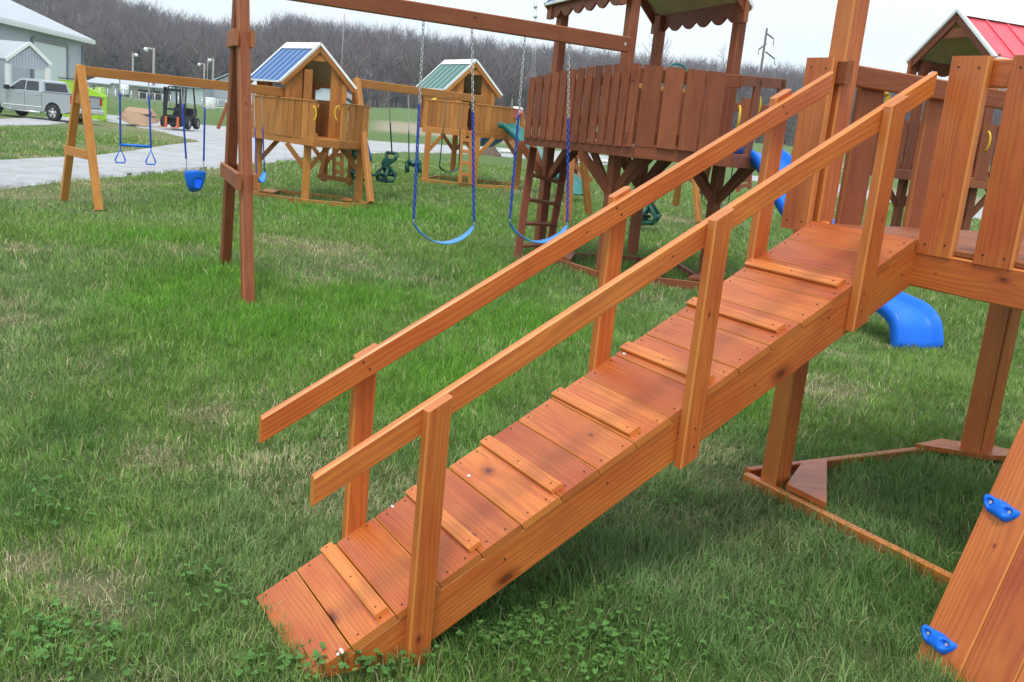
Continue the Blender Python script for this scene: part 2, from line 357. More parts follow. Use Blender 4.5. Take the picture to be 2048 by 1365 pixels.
# ------------------------------------------------------------------ gravel drive: a sheet lying on the ground
def sheet(name, pairs, mat, lift=.012, cols=9, sub=16):
    ROADS.append((name, pairs))
    rows = []
    for i in range(len(pairs)-1):
        for k in range(sub):
            t = k/sub; a = G(*pairs[i][0]).lerp(G(*pairs[i+1][0]), t); b = G(*pairs[i][1]).lerp(G(*pairs[i+1][1]), t); rows.append((a, b))
    rows.append((G(*pairs[-1][0]), G(*pairs[-1][1])))
    vs = []; fs = []
    for ri, (a, b) in enumerate(rows):
        w = (b-a).length*.035
        for k in range(cols):
            p = a.lerp(b, (0, .03, .15, .33, .5, .67, .85, .97, 1)[k])
            if k in (0, cols-1): p = p+(b-a).normalized()*random.uniform(-1, 1)*w*1.2
            vs.append((p.x, p.y, gz(p.x, p.y)+(lift if k not in (0, cols-1) else -.07)))
    for i in range(len(rows)-1):
        for k in range(cols-1): a = i*cols+k; fs.append((a, a+1, a+cols+1, a+cols))
    mb = MB(); mb.mesh(vs, fs); return struct(mb.build(name, mat))
def gravelmat():
    m, nt, N, L, B = newmat('pale_limestone_gravel')
    pos = N.new('ShaderNodeNewGeometry').outputs['Position']
    f = math_(nt, 'ADD', math_(nt, 'MULTIPLY', noise(nt, pos, 30, 5, .8), .5), math_(nt, 'MULTIPLY', noise(nt, pos, 5, 5, .8), .5)); f = maprange(nt, f, .32, .68); g = noise(nt, pos, .8, 6, .75); f = math_(nt, 'ADD', math_(nt, 'MULTIPLY', f, .6), math_(nt, 'MULTIPLY', maprange(nt, noise(nt, pos, 2.2, 6, .8), .3, .7), .4))
    c = mixc(nt, f, (.24, .245, .26), (.62, .635, .66)); c = mixc(nt, maprange(nt, g, .46, .62, 0, .6), c, (.30, .30, .26))
    L.new(c, B.inputs['Base Color']); B.inputs['Roughness'].default_value = .95
    bp = N.new('ShaderNodeBump'); bp.inputs['Strength'].default_value = .7; bp.inputs['Distance'].default_value = .03
    L.new(f, bp.inputs['Height']); L.new(bp.outputs[0], B.inputs['Normal']); return m
GRAVEL = gravelmat(); ROADS = []
sheet('gravel_drive', [((-260, 318), (-260, 420)), ((-60, 326), (-60, 390)), ((60, 320), (60, 373)), ((200, 312), (200, 360)), ((300, 298), (300, 351)), ((420, 284), (420, 339)), ((505, 268), (505, 331)), ((600, 268), (600, 322)), ((680, 278), (680, 311)), ((800, 287), (800, 305)), ((960, 294), (960, 310)), ((1120, 303), (1120, 324)), ((1220, 313), (1220, 332))], GRAVEL, .05)
sheet('gravel_track', [((-200, 244), (-200, 262)), ((100, 236), (100, 250)), ((205, 229), (205, 241)), ((270, 236), (270, 254)), ((330, 243), (330, 266)), ((400, 250), (400, 284)), ((470, 255), (470, 294)), ((560, 262), (560, 296))], GRAVEL, .035)
sheet('gravel_road', [((1500, 352), (1500, 362)), ((1620, 358), (1620, 372)), ((1735, 381), (1735, 398)), ((1850, 398), (1850, 420)), ((1950, 414), (1950, 440)), ((2100, 432), (2100, 462)), ((2300, 462), (2300, 500))], GRAVEL, .03)

# ------------------------------------------------------------------ wooded hill
def hill_h(x, y):
    """height of the hill surface"""
    azi = np.arctan2(x, y)
    n = vnoise(azi*9+40, azi*0+3, 21, 3)
    ridge = 26+7*(n-.5)+np.clip((-.34-azi)*75, 0, 30)
    t = sst((np.hypot(x, y)-225-20*vnoise(azi*5+9, azi*0, 5, 2))/(300))
    return -1.0+t*ridge + np.where(azi > -.26, 3.5, .3)*sst((np.hypot(x, y)-200)/30)
def mk_hill():
    az = np.linspace(-1.15, 1.15, 220); rr = np.linspace(205, 760, 60)
    A, R = np.meshgrid(az, rr, indexing='ij'); x = R*np.sin(A); y = R*np.cos(A); z = hill_h(x, y)
    n1, n2 = A.shape; idx = np.arange(n1*n2).reshape(n1, n2)
    fs = np.stack([idx[:-1, :-1], idx[:-1, 1:], idx[1:, 1:], idx[1:, :-1]], -1).reshape(-1, 4)
    mb = MB(); mb.mesh(list(zip(x.ravel(), y.ravel(), z.ravel())), [tuple(int(k) for k in f) for f in fs])
    struct(mb.build('hill', plain('leaf_litter', (.125, .108, .112), .95, var=.3, scale=.08)))
mk_hill()
def mk_woods(name, N_, twigs, rlo, rhi, azlo, azhi, hlo, hhi, tw, seed, colors, ever=0., label='', zoff=0, azbias=None, r_pow=1.):
    r = np.random.default_rng(seed); V_ = []; C_ = []
    az = r.uniform(azlo, azhi, N_); R = rlo+(rhi-rlo)*r.random(N_)**r_pow; x = R*np.sin(az); y = R*np.cos(az); z = hill_h(x, y)
    tris = []; cols = []
    for i in range(N_):
        h = r.uniform(hlo, hhi); base = np.array([x[i], y[i], z[i]]); c = np.array(colors[r.integers(len(colors))])*r.uniform(.58, 1.38)
        side = np.array([math.cos(az[i]), -math.sin(az[i]), 0])
        T = twigs
        # trunk
        w = tw*1.3; lean = side*r.normal(0, .04)*h
        tris.append([base-side*w, base+side*w, base+lean+[0, 0, h*.9]]); cols.append(c*.8)
        # limbs and twigs, spread through an egg-shaped crown
        t0 = r.uniform(.18, .8, T)*h; ang = r.uniform(0, 2*math.pi, T); ln = (.16+.22*np.sin(np.pi*np.clip(t0/h, 0, 1)))*h*r.uniform(.6, 1.25, T); el = r.uniform(.45, 1.35, T)
        d = np.stack([np.cos(ang)*np.cos(el), np.sin(ang)*np.cos(el), np.sin(el)], -1)
        st = base+lean*(t0/h)[:, None]+np.array([0, 0, 1])*t0[:, None]
        off = d*(r.uniform(0, .55, T)*ln)[:, None]; s2 = st+off+np.stack([r.normal(0, .5, T), r.normal(0, .5, T), r.normal(0, .4, T)], -1)*(h/14)
        e = s2+d*ln[:, None]*.8
        ww = tw*r.uniform(.45, 1.0, T)
        perp = np.cross(d, r.normal(0, 1, (T, 3))); perp /= np.linalg.norm(perp, axis=1)[:, None]
        tr = np.stack([s2-perp*ww[:, None], s2+perp*ww[:, None], e], 1)
        tris.append(tr.reshape(-1, 3)); cols.append(np.repeat(c[None]*r.uniform(.9, 1.15), T, 0))
    V_ = np.concatenate([np.asarray(t).reshape(-1, 3) for t in tris]); C_ = np.concatenate([np.asarray(c).reshape(-1, 3) for c in cols])
    n = len(V_)//3; me = bpy.data.meshes.new(name); me.vertices.add(n*3); me.vertices.foreach_set('co', V_.astype(np.float32).ravel())
    me.loops.add(n*3); me.loops.foreach_set('vertex_index', np.arange(n*3, dtype=np.int32)); me.polygons.add(n); me.polygons.foreach_set('loop_start', np.arange(0, n*3, 3, dtype=np.int32)); me.update()
    a = me.attributes.new('tc', 'FLOAT_VECTOR', 'FACE'); a.data.foreach_set('vector', C_.astype(np.float32).ravel())
    m = bpy.data.materials.get('bare_twigs')
    if not m:
        m, nt, Nn, L, B = newmat('bare_twigs'); L.new(attr(nt, 'tc'), B.inputs['Base Color']); B.inputs['Roughness'].default_value = 1; B.inputs['Specular IOR Level'].default_value = 0
    me.materials.append(m); o = bpy.data.objects.new(name, me); COL.objects.link(o); return o
BARE = [(.135, .114, .108), (.155, .130, .128), (.10, .086, .078), (.15, .118, .10), (.17, .15, .155), (.16, .105, .09), (.115, .105, .088)]
o = mk_woods('bare_woods', 7500, 80, 232, 560, -.62, .60, 5.5, 15.5, .10, 5, BARE); o['kind'] = 'stuff'
o = mk_woods('woodland_edge', 900, 80, 226, 262, -.62, .60, 4, 8.5, .08, 9, [(.15, .12, .105), (.12, .10, .09), (.17, .13, .12), (.09, .10, .06)]); o['kind'] = 'stuff'
def evergreens():
    r = np.random.default_rng(3); mb = MB(); vs = []; 
    for i in range(95):
        k = r.random()
        az = r.normal(-.355, .018) if k < .35 else (r.normal(-.315, .016) if k < .6 else (r.normal(-.22, .05) if k < .75 else r.uniform(-.1, .5)))
        R = r.uniform(228, 300) if k < .75 else r.uniform(228, 500); x = R*math.sin(az); y = R*math.cos(az); z = float(hill_h(np.array([x]), np.array([y]))[0]); h = r.uniform(6, 11)
        for j in range(90):
            t = r.random()**.8; rad = (1-t)*h*.2+.15; a = r.uniform(0, 6.28); c = Vector((x+math.cos(a)*rad*r.uniform(.3, 1), y+math.sin(a)*rad*r.uniform(.3, 1), z+h*(.06+.94*t)))
            d = Vector((math.cos(a), math.sin(a), -.5+r.normal(0, .3))).normalized()*r.uniform(.5, 1.1); s_ = Vector((r.normal(), r.normal(), r.normal())).normalized()*.45
            mb.face([c-s_, c+s_, c+d])
    o = mb.build('evergreen_woods', plain('cedar_foliage', (.028, .040, .022), .9, var=.3, scale=.3)); o['kind'] = 'stuff'
evergreens()

# ================================================================== MAIN PLAYSET (nearest, cut by the right edge)
RP = (-0.6865872689, 2.6628136882, 0.1020949621, 0.540242988, 0.527329586, 0.465395966); PS = .1412
YAW, AL, RW = RP[3], RP[4], RP[5]
E0 = V(1.09231169, 3.72972607, 0); A_ = V(math.cos(YAW), math.sin(YAW), 0); B_ = V(math.sin(YAW), -math.cos(YAW), 0)
U_ = V(math.cos(YAW)*math.cos(AL), math.sin(YAW)*math.cos(AL), math.sin(AL)); NRM = V(-math.cos(YAW)*math.sin(AL), -math.sin(YAW)*math.sin(AL), math.cos(AL))
R0 = V(*RP[:3])
def W(a, b, z): return E0+A_*a+B_*b+UP*z
def RR(s, w, h=0): return R0+U_*s+B_*w+NRM*h
def rampz(a): return 1.31004+a*math.tan(AL)            # plank top height above a
main = thing('wooden_playset', 'nearest orange stained wooden playset with cleated entry ramp and blue climbing holds', 'playset', (E0.x, E0.y, .15))
def main_set():
    # ramp planks
    def rp(px, py):
        dr = Vector(ray(px, py)); t = (R0-Vector(O)).dot(NRM)/dr.dot(NRM); p = Vector(O)+dr*t-R0; return p.dot(U_), p.dot(B_)
    mb = MB(); kn = {}
    for (px, py, r_) in ((663, 1236, .017), (977, 942, .015), (948, 1070, .006), (1182, 870, .006)):
        s_, w_ = rp(px, py); kn[int(s_/PS)] = (w_, s_-(int(s_/PS)+.5)*PS, r_)
    kn_unused = {1: (.33, .115, .016), 5: (.155, .075, .013), 4: (.36, .07, .006), 12: (.2, .06, .008), 9: (.1, .1, .006)}
    for k in range(17):
        g = random.uniform(.0008, .002); w = PS-g*2
        ks = [kn[k]] if k in kn else []
        c0 = RR((k+.5)*PS, 0, -.011); 
        kk = ks
        mb.board(c0-B_*.002*random.random(), c0+B_*(RW+random.uniform(-.001, .003)), w, .022+random.uniform(-.0012, .0012), U_, .0035, knots=kk, tone=[.5, .25, .6, .75, .8, .1, .9, .4, .3, .85, .5, .6, .7, .35, .8, .9, .7][k])
        for e in (.022, RW-.022):
            for q in (.25, .75):
                mb.disc(RR((k+q)*PS+random.uniform(-.006, .006), e+random.uniform(-.005, .005), .0005), NRM, .0027, 1)
    for (px, py, a_, b_) in ((938, 952, .010, .006), (785, 1013, .012, .004), (1249, 708, .012, .005), (683, 1303, .012, .005), (676, 1309, .006, .004)):
        s_, w_ = rp(px, py); c = RR(s_, w_, .0012); mb.face([c+(U_*math.cos(t*.785)*b_*random.uniform(.6, 1.3)+B_*math.sin(t*.785)*a_*random.uniform(.6, 1.3)) for t in range(8)], mi=2)
    deck = mb.build('ramp_deck', [W_NEAR, SCREW, LICHEN], main)
    # cleats
    for k in range(8):
        s0 = [.232, .545, .838, 1.137, 1.440, 1.752, 2.040][k] if k < 7 else None
        if s0 is None: continue
        mb = MB(); b0, b1 = -.004, RW-.028+random.uniform(-.004, .004)
        mb.board(RR(s0+.021, b0, .0068), RR(s0+.021+random.uniform(-.003, .003), b1, .0068), .042, .0136, U_, .005, tone=random.uniform(-.15, .12))
        for e in (.03, .93) if k % 2 else (.03, .5, .93): mb.disc(RR(s0+.02, b0+(b1-b0)*e, .0136), NRM, .0027, 1)
        mb.build('cleat', [W_NEAR, SCREW], deck)
    # stringers
    def sp_(px, py):
        dr = Vector(ray(px, py)); t = (W(0, RW, 0)-Vector(O)).dot(B_)/dr.dot(B_); q = Vector(O)+dr*t-RR(0, RW, -.022-.064); return q.dot(U_)-.10, q.dot(NRM)
    ka, kb = sp_(1012, 1158), sp_(1562, 748)
    for b, kns in ((RW-.019, ((ka[0], ka[1], .021), (kb[0], kb[1], .020))), (.019, ((.8, 0, .006),))):
        mb = MB(); h = .128; sh = math.tan(AL)
        P = RR(.0, b, -.022-h/2); Q = RR(17*PS+.002, b, -.022-h/2)
        mb.board(P+U_*.10, Q, h, .036, NRM, .004, cut0=-1.15, cut1=sh, knots=kns, tone=.35)
        for s in (.3, .62, 1.0, 1.28, 1.6, 1.95, 2.3):
            if b > .2: mb.disc(RR(s, RW, -.05-random.random()*.05), B_, .0027, 1)
        mb.build('ramp_stringer', [W_NEAR, SCREW], main)
    # handrail posts
    tb = math.tan(AL)
    for side, b in ((1, RW+.0195), (-1, -.0195)):
        for i, (a0, a1, zt, zb) in enumerate(((-1.80, -1.733, .838, -.02), (-.937, -.871, 1.357, .603), (-.283, -.213, 1.74, 1.018))):
            am = (a0+a1)/2; mb = MB()
            if side < 0: zt += .012
            zb2 = zb
            mb.board(W(am, b, zb2), W(am, b, zt), a1-a0, .038, A_, .005, cut0=(tb if i else 0), cut1=tb, knots=[((.165, -.012, .0085) if i == 0 else (.25, .0, .006), (.39, .004, .006), (.3, .01, .004))[i if i < 2 else 1:][:1] if False else ((.20, -.008, .008), (.46, -.008, .0045), (.35, .01, .004))[i]], tone=.45)
            if i and side > 0:
                for q in (.05, .11): mb.disc(W(am+random.uniform(-.015, .015), RW+.039, zb+q), B_, .0027, 1)
            mb.build('handrail_post', [W_NEAR, SCREW], main)
    # handrails
    for b, a0, a1 in ((RW-.0135, -2.095, -.068), (.0135, -2.103, -.068)):
        mb = MB(); zt0 = .648 if b > .2 else .664; zt1 = 1.842
        h = .068; sl_ = (zt1-zt0)/(a1-a0); th = math.atan(sl_); nn = V(0, 0, 1)*math.cos(th)-A_*math.sin(th)
        P = W(a0, b, zt0)-nn*h/2; Q = W(a1, b, zt1)-nn*h/2
        mb.board(P, Q, h, .026, nn, .005, cut0=math.tan(th), cut1=math.tan(th), knots=[(1.2, .0, .003)], tone=.05 if b > .2 else .3)
        if b < .2:
            for a in (-1.78, -.93, -.26):
                for q in (.15, .85):
                    z = zt0+(a-a0)*sl_; mb.disc(W(a+(q-.5)*.03, b+.013, z-.02-q*.03), B_, .0035, 1)
        mb.build('handrail', [W_NEAR, SCREW], main)
    # tower posts
    for (a, b, z0, z1, s) in ((.085, -.06, -.05, 2.9, .086), (1.43, -.06, -.05, 2.9, .086), (.085, 1.62, -.05, 2.9, .086), (1.43, 1.62, -.05, 2.9, .086)):
        mb = MB(); mb.board(W(a, b, z0), W(a, b, z1), s, s, A_, .006, knots=[(1.0, .0, .006)], tone=.5)
        if a > 1: mb.board(W(a-.075, b-.0, z0), W(a-.075, b, 1.15), .038, .085, A_, .005, tone=.6)
        mb.build('tower_post', W_NEAR, main)
    # deck beams and floor
    mb = MB(); b1 = 1.68
    mb.board(W(.022, -.10, 1.2085), W(.022, b1, 1.2085), .122, .036, UP, .005, knots=[(.9, .02, .01)], tone=.4)
    for q in (.30, .56, .9): mb.disc(W(.004, q, 1.17+random.random()*.05), -A_, .0027, 1)
    mb.board(W(.045, -.118, 1.2085), W(1.48, -.118, 1.2085), .122, .034, UP, .005)
    mb.board(W(1.49, -.10, 1.2085), W(1.49, b1, 1.2085), .122, .036, UP, .005); mb.board(W(.045, b1, 1.2085), W(1.48, b1, 1.2085), .122, .034, UP, .005)
    mb.build('deck_beam', [W_NEAR, SCREW], main)
    mb = MB(); n = 12
    for i in range(n):
        a = .012+(i+.5)*.1225; mb.board(W(a, -.10 if (a > .13 and a < 1.38) else -.013, 1.2815), W(a, b1, 1.2815), .119, .022, A_, .004, tone=random.uniform(.4, 1))
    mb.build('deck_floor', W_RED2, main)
    # front railing: rail with wide pickets
    mb = MB(); mb.board(W(.046, .463, 1.857), W(.046, 1.66, 1.857), .088, .034, UP, .005, tone=.5); rail = mb.build('top_rail', W_NEAR, main)
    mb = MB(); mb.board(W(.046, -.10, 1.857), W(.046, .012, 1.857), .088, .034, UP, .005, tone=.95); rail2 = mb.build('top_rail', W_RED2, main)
    for (b, kn_) in ((-.0985, None), (.536, (.2, 0, .003)), (.752, None), (.968, None), (1.184, None), (1.40, None), (1.62, None)):
        mb = MB(); mb.board(W(.013, b, 1.262), W(.013, b, 1.907), .139, .029, B_, .006, knots=[kn_] if kn_ else [], tone=random.uniform(.2, .6))
        for z in (1.295, 1.868):
            for q in (-.035, .04): mb.disc(W(-.002, b+q, z+random.uniform(-.008, .008)), -A_, .0036, 1)
        mb.build('picket', [W_NEAR, SCREW], rail if b > 0 else rail2)
    # far side railing
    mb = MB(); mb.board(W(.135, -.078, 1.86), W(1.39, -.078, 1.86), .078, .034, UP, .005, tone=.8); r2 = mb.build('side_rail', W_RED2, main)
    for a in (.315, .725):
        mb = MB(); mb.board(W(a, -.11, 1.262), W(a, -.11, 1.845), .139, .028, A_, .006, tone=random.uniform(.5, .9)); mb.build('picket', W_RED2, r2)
    # inner lower frame joists seen under the deck
    mb = MB()
    for a in (.5, .98): mb.board(W(a, -.095, 1.215), W(a, 1.66, 1.215), .09, .034, UP, .004, tone=.8)
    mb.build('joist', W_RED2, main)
    # climbing wall
    d = (W(0, 1.05, 1.28)-W(-.498, 1.05, .02)).normalized(); n_ = d.cross(B_); n_ = -n_ if n_.dot(A_) > 0 else n_
    cw0 = W(-.50, 1.05, .0)
    mb = MB(); x = 0
    for i, w in enumerate((.1405, .1405, .14, .14)):
        P = cw0+B_*(x+w/2)-n_*.013; mb.board(P, P+d*1.375, w-.0016, .026, B_, .0045, tone=[.25, .75, .35, .6][i], knots=[((.56, .01, .004), (.47, .02, .008), (.9, 0, .006), (.4, 0, .006))[i]]); x += w
    wall = mb.build('climbing_wall', W_NEAR, main)
    def hold(px, py, rot):
        o_ = Vector(O); dr = Vector(ray(px, py)); t = (cw0-o_).dot(n_)/dr.dot(n_); c = o_+dr*t
        ex = (B_*math.cos(rot)-d*math.sin(rot)); ey = n_.cross(ex); ey = ey if ey.dot(d) > 0 else -ey
        # kidney shaped hold as a smooth heightfield patch
        N1, N2 = 26, 14; vs = []; fs = []; Lh, Wh = .058, .029
        for i in range(N2+1):
            rr = i/N2
            for k in range(N1):
                t = 2*math.pi*k/N1; X = math.cos(t); Y = math.sin(t)
                lx = Lh*X*(1+.05*math.sin(3*t)); ly = Wh*Y*(1+.12*math.cos(2*t+.5)+.1*math.sin(5*t))+.011*(X*X-.4)
                u, v_ = lx*rr, (ly-.0)*rr
                h = .024*(1-rr**3.2)**.5 if rr < 1 else -.003
                for hx in (-.031, .031):
                    q = math.hypot(u-hx, v_-.003); 
                    if q < .0125: h = min(h, .006+.017*sst(np.array((q-.0075)/.005)).item())
                vs.append(c+ex*u+ey*v_+n_*(h+.004*math.sin(u*90)))
        for i in range(N2):
            for k in range(N1): k2 = (k+1) % N1; fs.append((i*N1+k, i*N1+k2, (i+1)*N1+k2, (i+1)*N1+k))
        mb = MB(); mb.mesh(vs, fs); h_ = mb.build('climbing_hold', BLUE, wall)
        for hx in (-.031, .031): mb = MB(); mb.disc(c+ex*hx+ey*.003+n_*.007, n_, .0055, 0, .003, 10); mb.build('bolt', STEEL, h_)
    hold(2002, 1018, math.radians(6)); hold(1877, 1281, math.radians(2))
    # ground frame
    mb = MB(); z = .135
    mb.board(W(.03, -.165, z+.045), W(.03, 1.7, z+.045), .105, .034, UP, .005, cut0=0)
    mb.board(W(.05, -.185, z+.055), W(1.15, -.185, z+.055), .105, .034, UP, .005); mb.board(W(1.15, -.185, z+.06), W(1.62, -.185, z+.06), .09, .034, UP, .005)
    mb.board(W(1.62, -.2, z+.06), W(1.62, 1.7, z+.06), .09, .034, UP, .005)
    fr = mb.build('ground_frame', W_NEAR, main)
    for pts in ([(.052, .035), (.052, .245), (.50, -.165), (.355, -.165)], [(1.14, -.2), (1.37, -.225), (1.66, .05), (1.60, .09), (1.385, .03)]):
        mb = MB(); mb.prism([W(a, b, z+.098) for a, b in pts], UP*.024); mb.build('corner_seat', W_NEAR, fr)
main_set()

# ================================================================== CENTRE PLAYSET AND OTHER PLAYSETS
def beam_px(mb, p, q, w, t, wd=UP, **k): mb.board(at(*p), at(*q), w, t, wd, .006, **k)
def bpost(mb, base, z1, s=.088, ad=A_, z0=None, **k):
    g = gz(base.x, base.y)-.03 if z0 is None else z0
    mb.board(V(base.x, base.y, g), V(base.x, base.y, z1), s, s, ad, .006, **k)
def fence_panel(P, Q, zb, zt, n, w, t=.028, rail=True, out=None, ztfn=None, mat=W_DARK, parent=None, name='railing'):
    """pickets between ground points P and Q"""
    mb = MB(); d = (Q-P); d.z = 0; Ln = d.length; d.normalize(); nrm = d.cross(UP) if out is None else out
    for i in range(n):
        c = P+d*(Ln*(i+.5)/n); zt_ = ztfn((i+.5)/n) if ztfn else zt
        mb.board(V(c.x, c.y, zb), V(c.x, c.y, zt_), w, t, d, .004)
    if rail:
        b = nrm*(-.03)
        for z in (zt-.1, zb+.06):
            mb.board(V(P.x, P.y, z)+b, V(Q.x, Q.y, z)+b, .085, .034, UP, .004)
    return mb.build(name, mat, parent)
def brace(mb, p, q, w=.085): mb.board(p, q, w, .034, UP if abs((q-p).normalized().z) < .9 else A_, .004)
def wave(P, Q, n, depth, top, scal=.05, t=.026):
    """scalloped eave board between P and Q (top edge)"""
    mb = MB(); d = Q-P; m = n*8; pts = [P, Q]
    for i in range(m, -1, -1):
        k = i/m; pts.append(P+d*k+UP*(-depth-scal*abs(math.sin(math.pi*k*n))*1.0+0*top))
    nr = d.cross(UP).normalized()*t
    # build as strip of quads with thickness
    lo = pts[2:][::-1]
    for i in range(m):
        a, b = P+d*(i/m), P+d*((i+1)/m); c, e = lo[i+1], lo[i]
        mb.face([a, b, c, e]); mb.face([b+nr, a+nr, e+nr, c+nr]); mb.face([e, c, c+nr, e+nr]); mb.face([b, a, a+nr, b+nr])
    mb.face([P, lo[0], lo[0]+nr, P+nr]); mb.face([Q, Q+nr, lo[-1]+nr, lo[-1]])
    return mb
def roof(par, L0, a, w, b, l, ze, za, top, under, wmat_, ov=.08, nrib=7, trim=WHITE, gable_brd=.1, ridgecap=True):
    """gable roof: L0 ground xy of the front-left eave corner, a along the gable, b along the ridge"""
    a = a.normalized(); b = b.normalized()
    L = V(L0.x, L0.y, 0); ap = L+a*w/2
    F = -b*ov; Bk = b*(l+ov); mid = UP*za
    slope = (za-ze)/(w/2); eo = .06
    def pt(s, side, q):   # s 0..1 ridge->eave, side -1/1, q along ridge
        return ap+a*side*(w/2+eo)*s+UP*(za-slope*(w/2+eo)*s)+b*q
    mb = MB(); th = .012
    for side in (-1, 1):
        q0, q1 = -ov, l+ov
        p = [pt(0, side, q0), pt(1, side, q0), pt(1, side, q1), pt(0, side, q1)]
        nn = (p[1]-p[0]).cross(p[3]-p[0]).normalized(); nn = nn if nn.z > 0 else -nn
        mb.face(p, mi=1); mb.face([x+nn*th for x in p][::-1], mi=0)
        for i in range(4): j = (i+1) % 4; mb.face([p[j], p[i], p[i]+nn*th, p[j]+nn*th], mi=0)
        for r in range(nrib+1):   # standing ribs
            q = q0+.02+(q1-q0-.04)*r/nrib
            u, v_ = pt(0.02, side, q)+nn*(th+.006), pt(1, side, q)+nn*(th+.006)
            mb.board(u, v_, .03, .018, b, .004, mi=0)
    ro = mb.build('roof', [top, under], par)
    mb = MB()
    for q in (-ov, l+ov):
        for side in (-1, 1):
            u, v_ = pt(0, side, q)+UP*.022, pt(1.01, side, q)+UP*.022; mb.board(u, v_, .05, .04, b, .004)
    for side in (-1, 1): mb.board(pt(1, side, -ov)+UP*.01, pt(1, side, l+ov)+UP*.01, .03, .03, UP, .004)
    if ridgecap:
        for side in (-1, 1):
            mb.face([pt(0, side, -ov)+UP*.05, pt(.16, side, -ov)+UP*.045, pt(.16, side, l+ov)+UP*.045, pt(0, side, l+ov)+UP*.05])
    mb.build('trim', trim, ro)
    for q in (-.03, l+.03):
        mb = MB()
        for side in (-1, 1):
            u, v_ = pt(0.0, side, q)-UP*(gable_brd*.62), pt(.97, side, q)-UP*(gable_brd*.62); mb.board(u, v_, gable_brd, .034, UP, .004)
        zc = za-gable_brd*2.6; hw = (za-zc)/slope-gable_brd*.8
        mb.board(ap+UP*zc-a*hw+b*(q+.03), ap+UP*zc+a*hw+b*(q+.03), gable_brd*1.2, .03, UP, .004)
        mb.build('gable_frame', wmat_, ro)
    return ro
def handle(par, P, d, out, h=.22):
    mb = MB(); pts = []
    for i in range(11):
        t = i/10; o_ = math.sin(math.pi*t)**.5*.055; pts.append(P+UP*(t*h)+out*o_)
    mb.tube(pts, .012, 8); return mb.build('grab_handle', YELLOW, par)
def chain_pts(mb, P, Q, mi_top, mi_low, frac=.45, link=.042, r=.0036, rl=.0062, sway=.0):
    d = Q-P; L = d.length; n = max(4, int(L/(link*.78))); dn = d.normalized(); a = dn.orthogonal().normalized(); b = dn.cross(a)
    for i in range(n):
        t = (i+.5)/n; c = P+d*t; u = a if i % 2 else b; low = t > frac; rr = rl if low else r
        pts = [c+dn*(link*.5*math.cos(2*math.pi*k/10))+u*(link*.27*math.sin(2*math.pi*k/10)) for k in range(10)]
        mb.tube(pts, rr, 5, mi_low if low else mi_top, closed=True)
def rope(mb, P, Q, r, mi=0, n=14):
    mb.tube([P.lerp(Q, i/n) for i in range(n+1)], r, 6, mi)
def slide(par, pts, width, mat, lip=.09, name='slide'):
    """pts: centre line of the sliding surface"""
    P = [Vector(p) for p in pts]; F = []
    for i in range(len(P)-1):       # Catmull-Rom
        p0, p1, p2, p3 = P[max(i-1, 0)], P[i], P[i+1], P[min(i+2, len(P)-1)]
        for k in range(6):
            t = k/6; F.append(.5*((2*p1)+(p2-p0)*t+(2*p0-5*p1+4*p2-p3)*t*t+(3*p1-p0-3*p2+p3)*t**3))
    F.append(P[-1]); vs = []; fs = []
    hw = width/2
    prof = [(-hw-.022, -.03), (-hw-.028, lip*.7), (-hw-.012, lip), (-hw+.01, lip*.93), (-hw+.03, .03), (-hw+.075, .004), (0, 0), (hw-.075, .004), (hw-.03, .03), (hw-.01, lip*.93), (hw+.012, lip), (hw+.028, lip*.7), (hw+.022, -.03), (hw-.05, -.022), (0, -.022), (-hw+.05, -.022)]
    n = len(prof)
    for i, p in enumerate(F):
        d = (F[min(i+1, len(F)-1)]-F[max(i-1, 0)]).normalized(); s = d.cross(UP).normalized(); up = s.cross(d)
        k = 1-.55*sst(np.array((i-(len(F)-6))/6.)).item()
        for (x, z) in prof: vs.append(p+s*x+up*(z*(k if z > 0 else 1)))
    for i in range(len(F)-1):
        for k in range(n): k2 = (k+1) % n; fs.append((i*n+k, i*n+k2, (i+1)*n+k2, (i+1)*n+k))
    fs.append(tuple(range(n))[::-1]); fs.append(tuple((len(F)-1)*n+k for k in range(n)))
    mb = MB(); mb.mesh(vs, fs); return mb.build(name, mat, par)
def belt_swing(T1, T2, S1, S2, sag, label, seatmat=BLUE_BELT, coat=BLUE_COAT, links=True, group=None, width=.14, frac=.42):
    """T1,T2 hooks on the beam; S1,S2 ends of the seat"""
    c = (S1+S2)/2; root = thing('belt_swing', label, 'swing', (c.x, c.y, c.z-sag), group)
    d = S2-S1; side = V(-d.y, d.x, 0).normalized(); vs = []; fs = []; n = 16
    for i in range(n+1):
        t = i/n; ww = width*(.32+.68*math.sin(math.pi*min(1, max(0, t)))**.45); p = S1+d*t-UP*(sag*(1-(2*t-1)**2)**.8 if 0 < t < 1 else 0)
        for (x, z) in ((-.5, 0), (0, -.004), (.5, 0), (.5, -.009), (0, -.013), (-.5, -.009)): vs.append(p+side*x*ww+UP*z)
    for i in range(n):
        for k in range(6): k2 = (k+1) % 6; fs.append((i*6+k, i*6+k2, (i+1)*6+k2, (i+1)*6+k))
    fs.append(tuple(range(6))); fs.append(tuple(n*6+k for k in range(6))[::-1])
    mb = MB(); mb.mesh(vs, fs); mb.build('seat', seatmat, root)
    for T, Sx in ((T1, S1), (T2, S2)):
        mb = MB(); u = (T-Sx).normalized()
        if links: chain_pts(mb, T, Sx+u*.03, 0, 1, frac)
        else:
            m_ = T.lerp(Sx, frac); rope(mb, T, m_, .007, 0); rope(mb, m_, Sx, .012, 1)
        mb.tube([Sx+u*.035+side*.0, Sx+side*.014+u*.012, Sx-side*.0-u*.004, Sx-side*.014+u*.012], .004, 6, 0, closed=True)
        mb.tube([T+UP*.10, T], .005, 6, 0)
        mb.build('chain', [STEEL, coat], root)
    return root
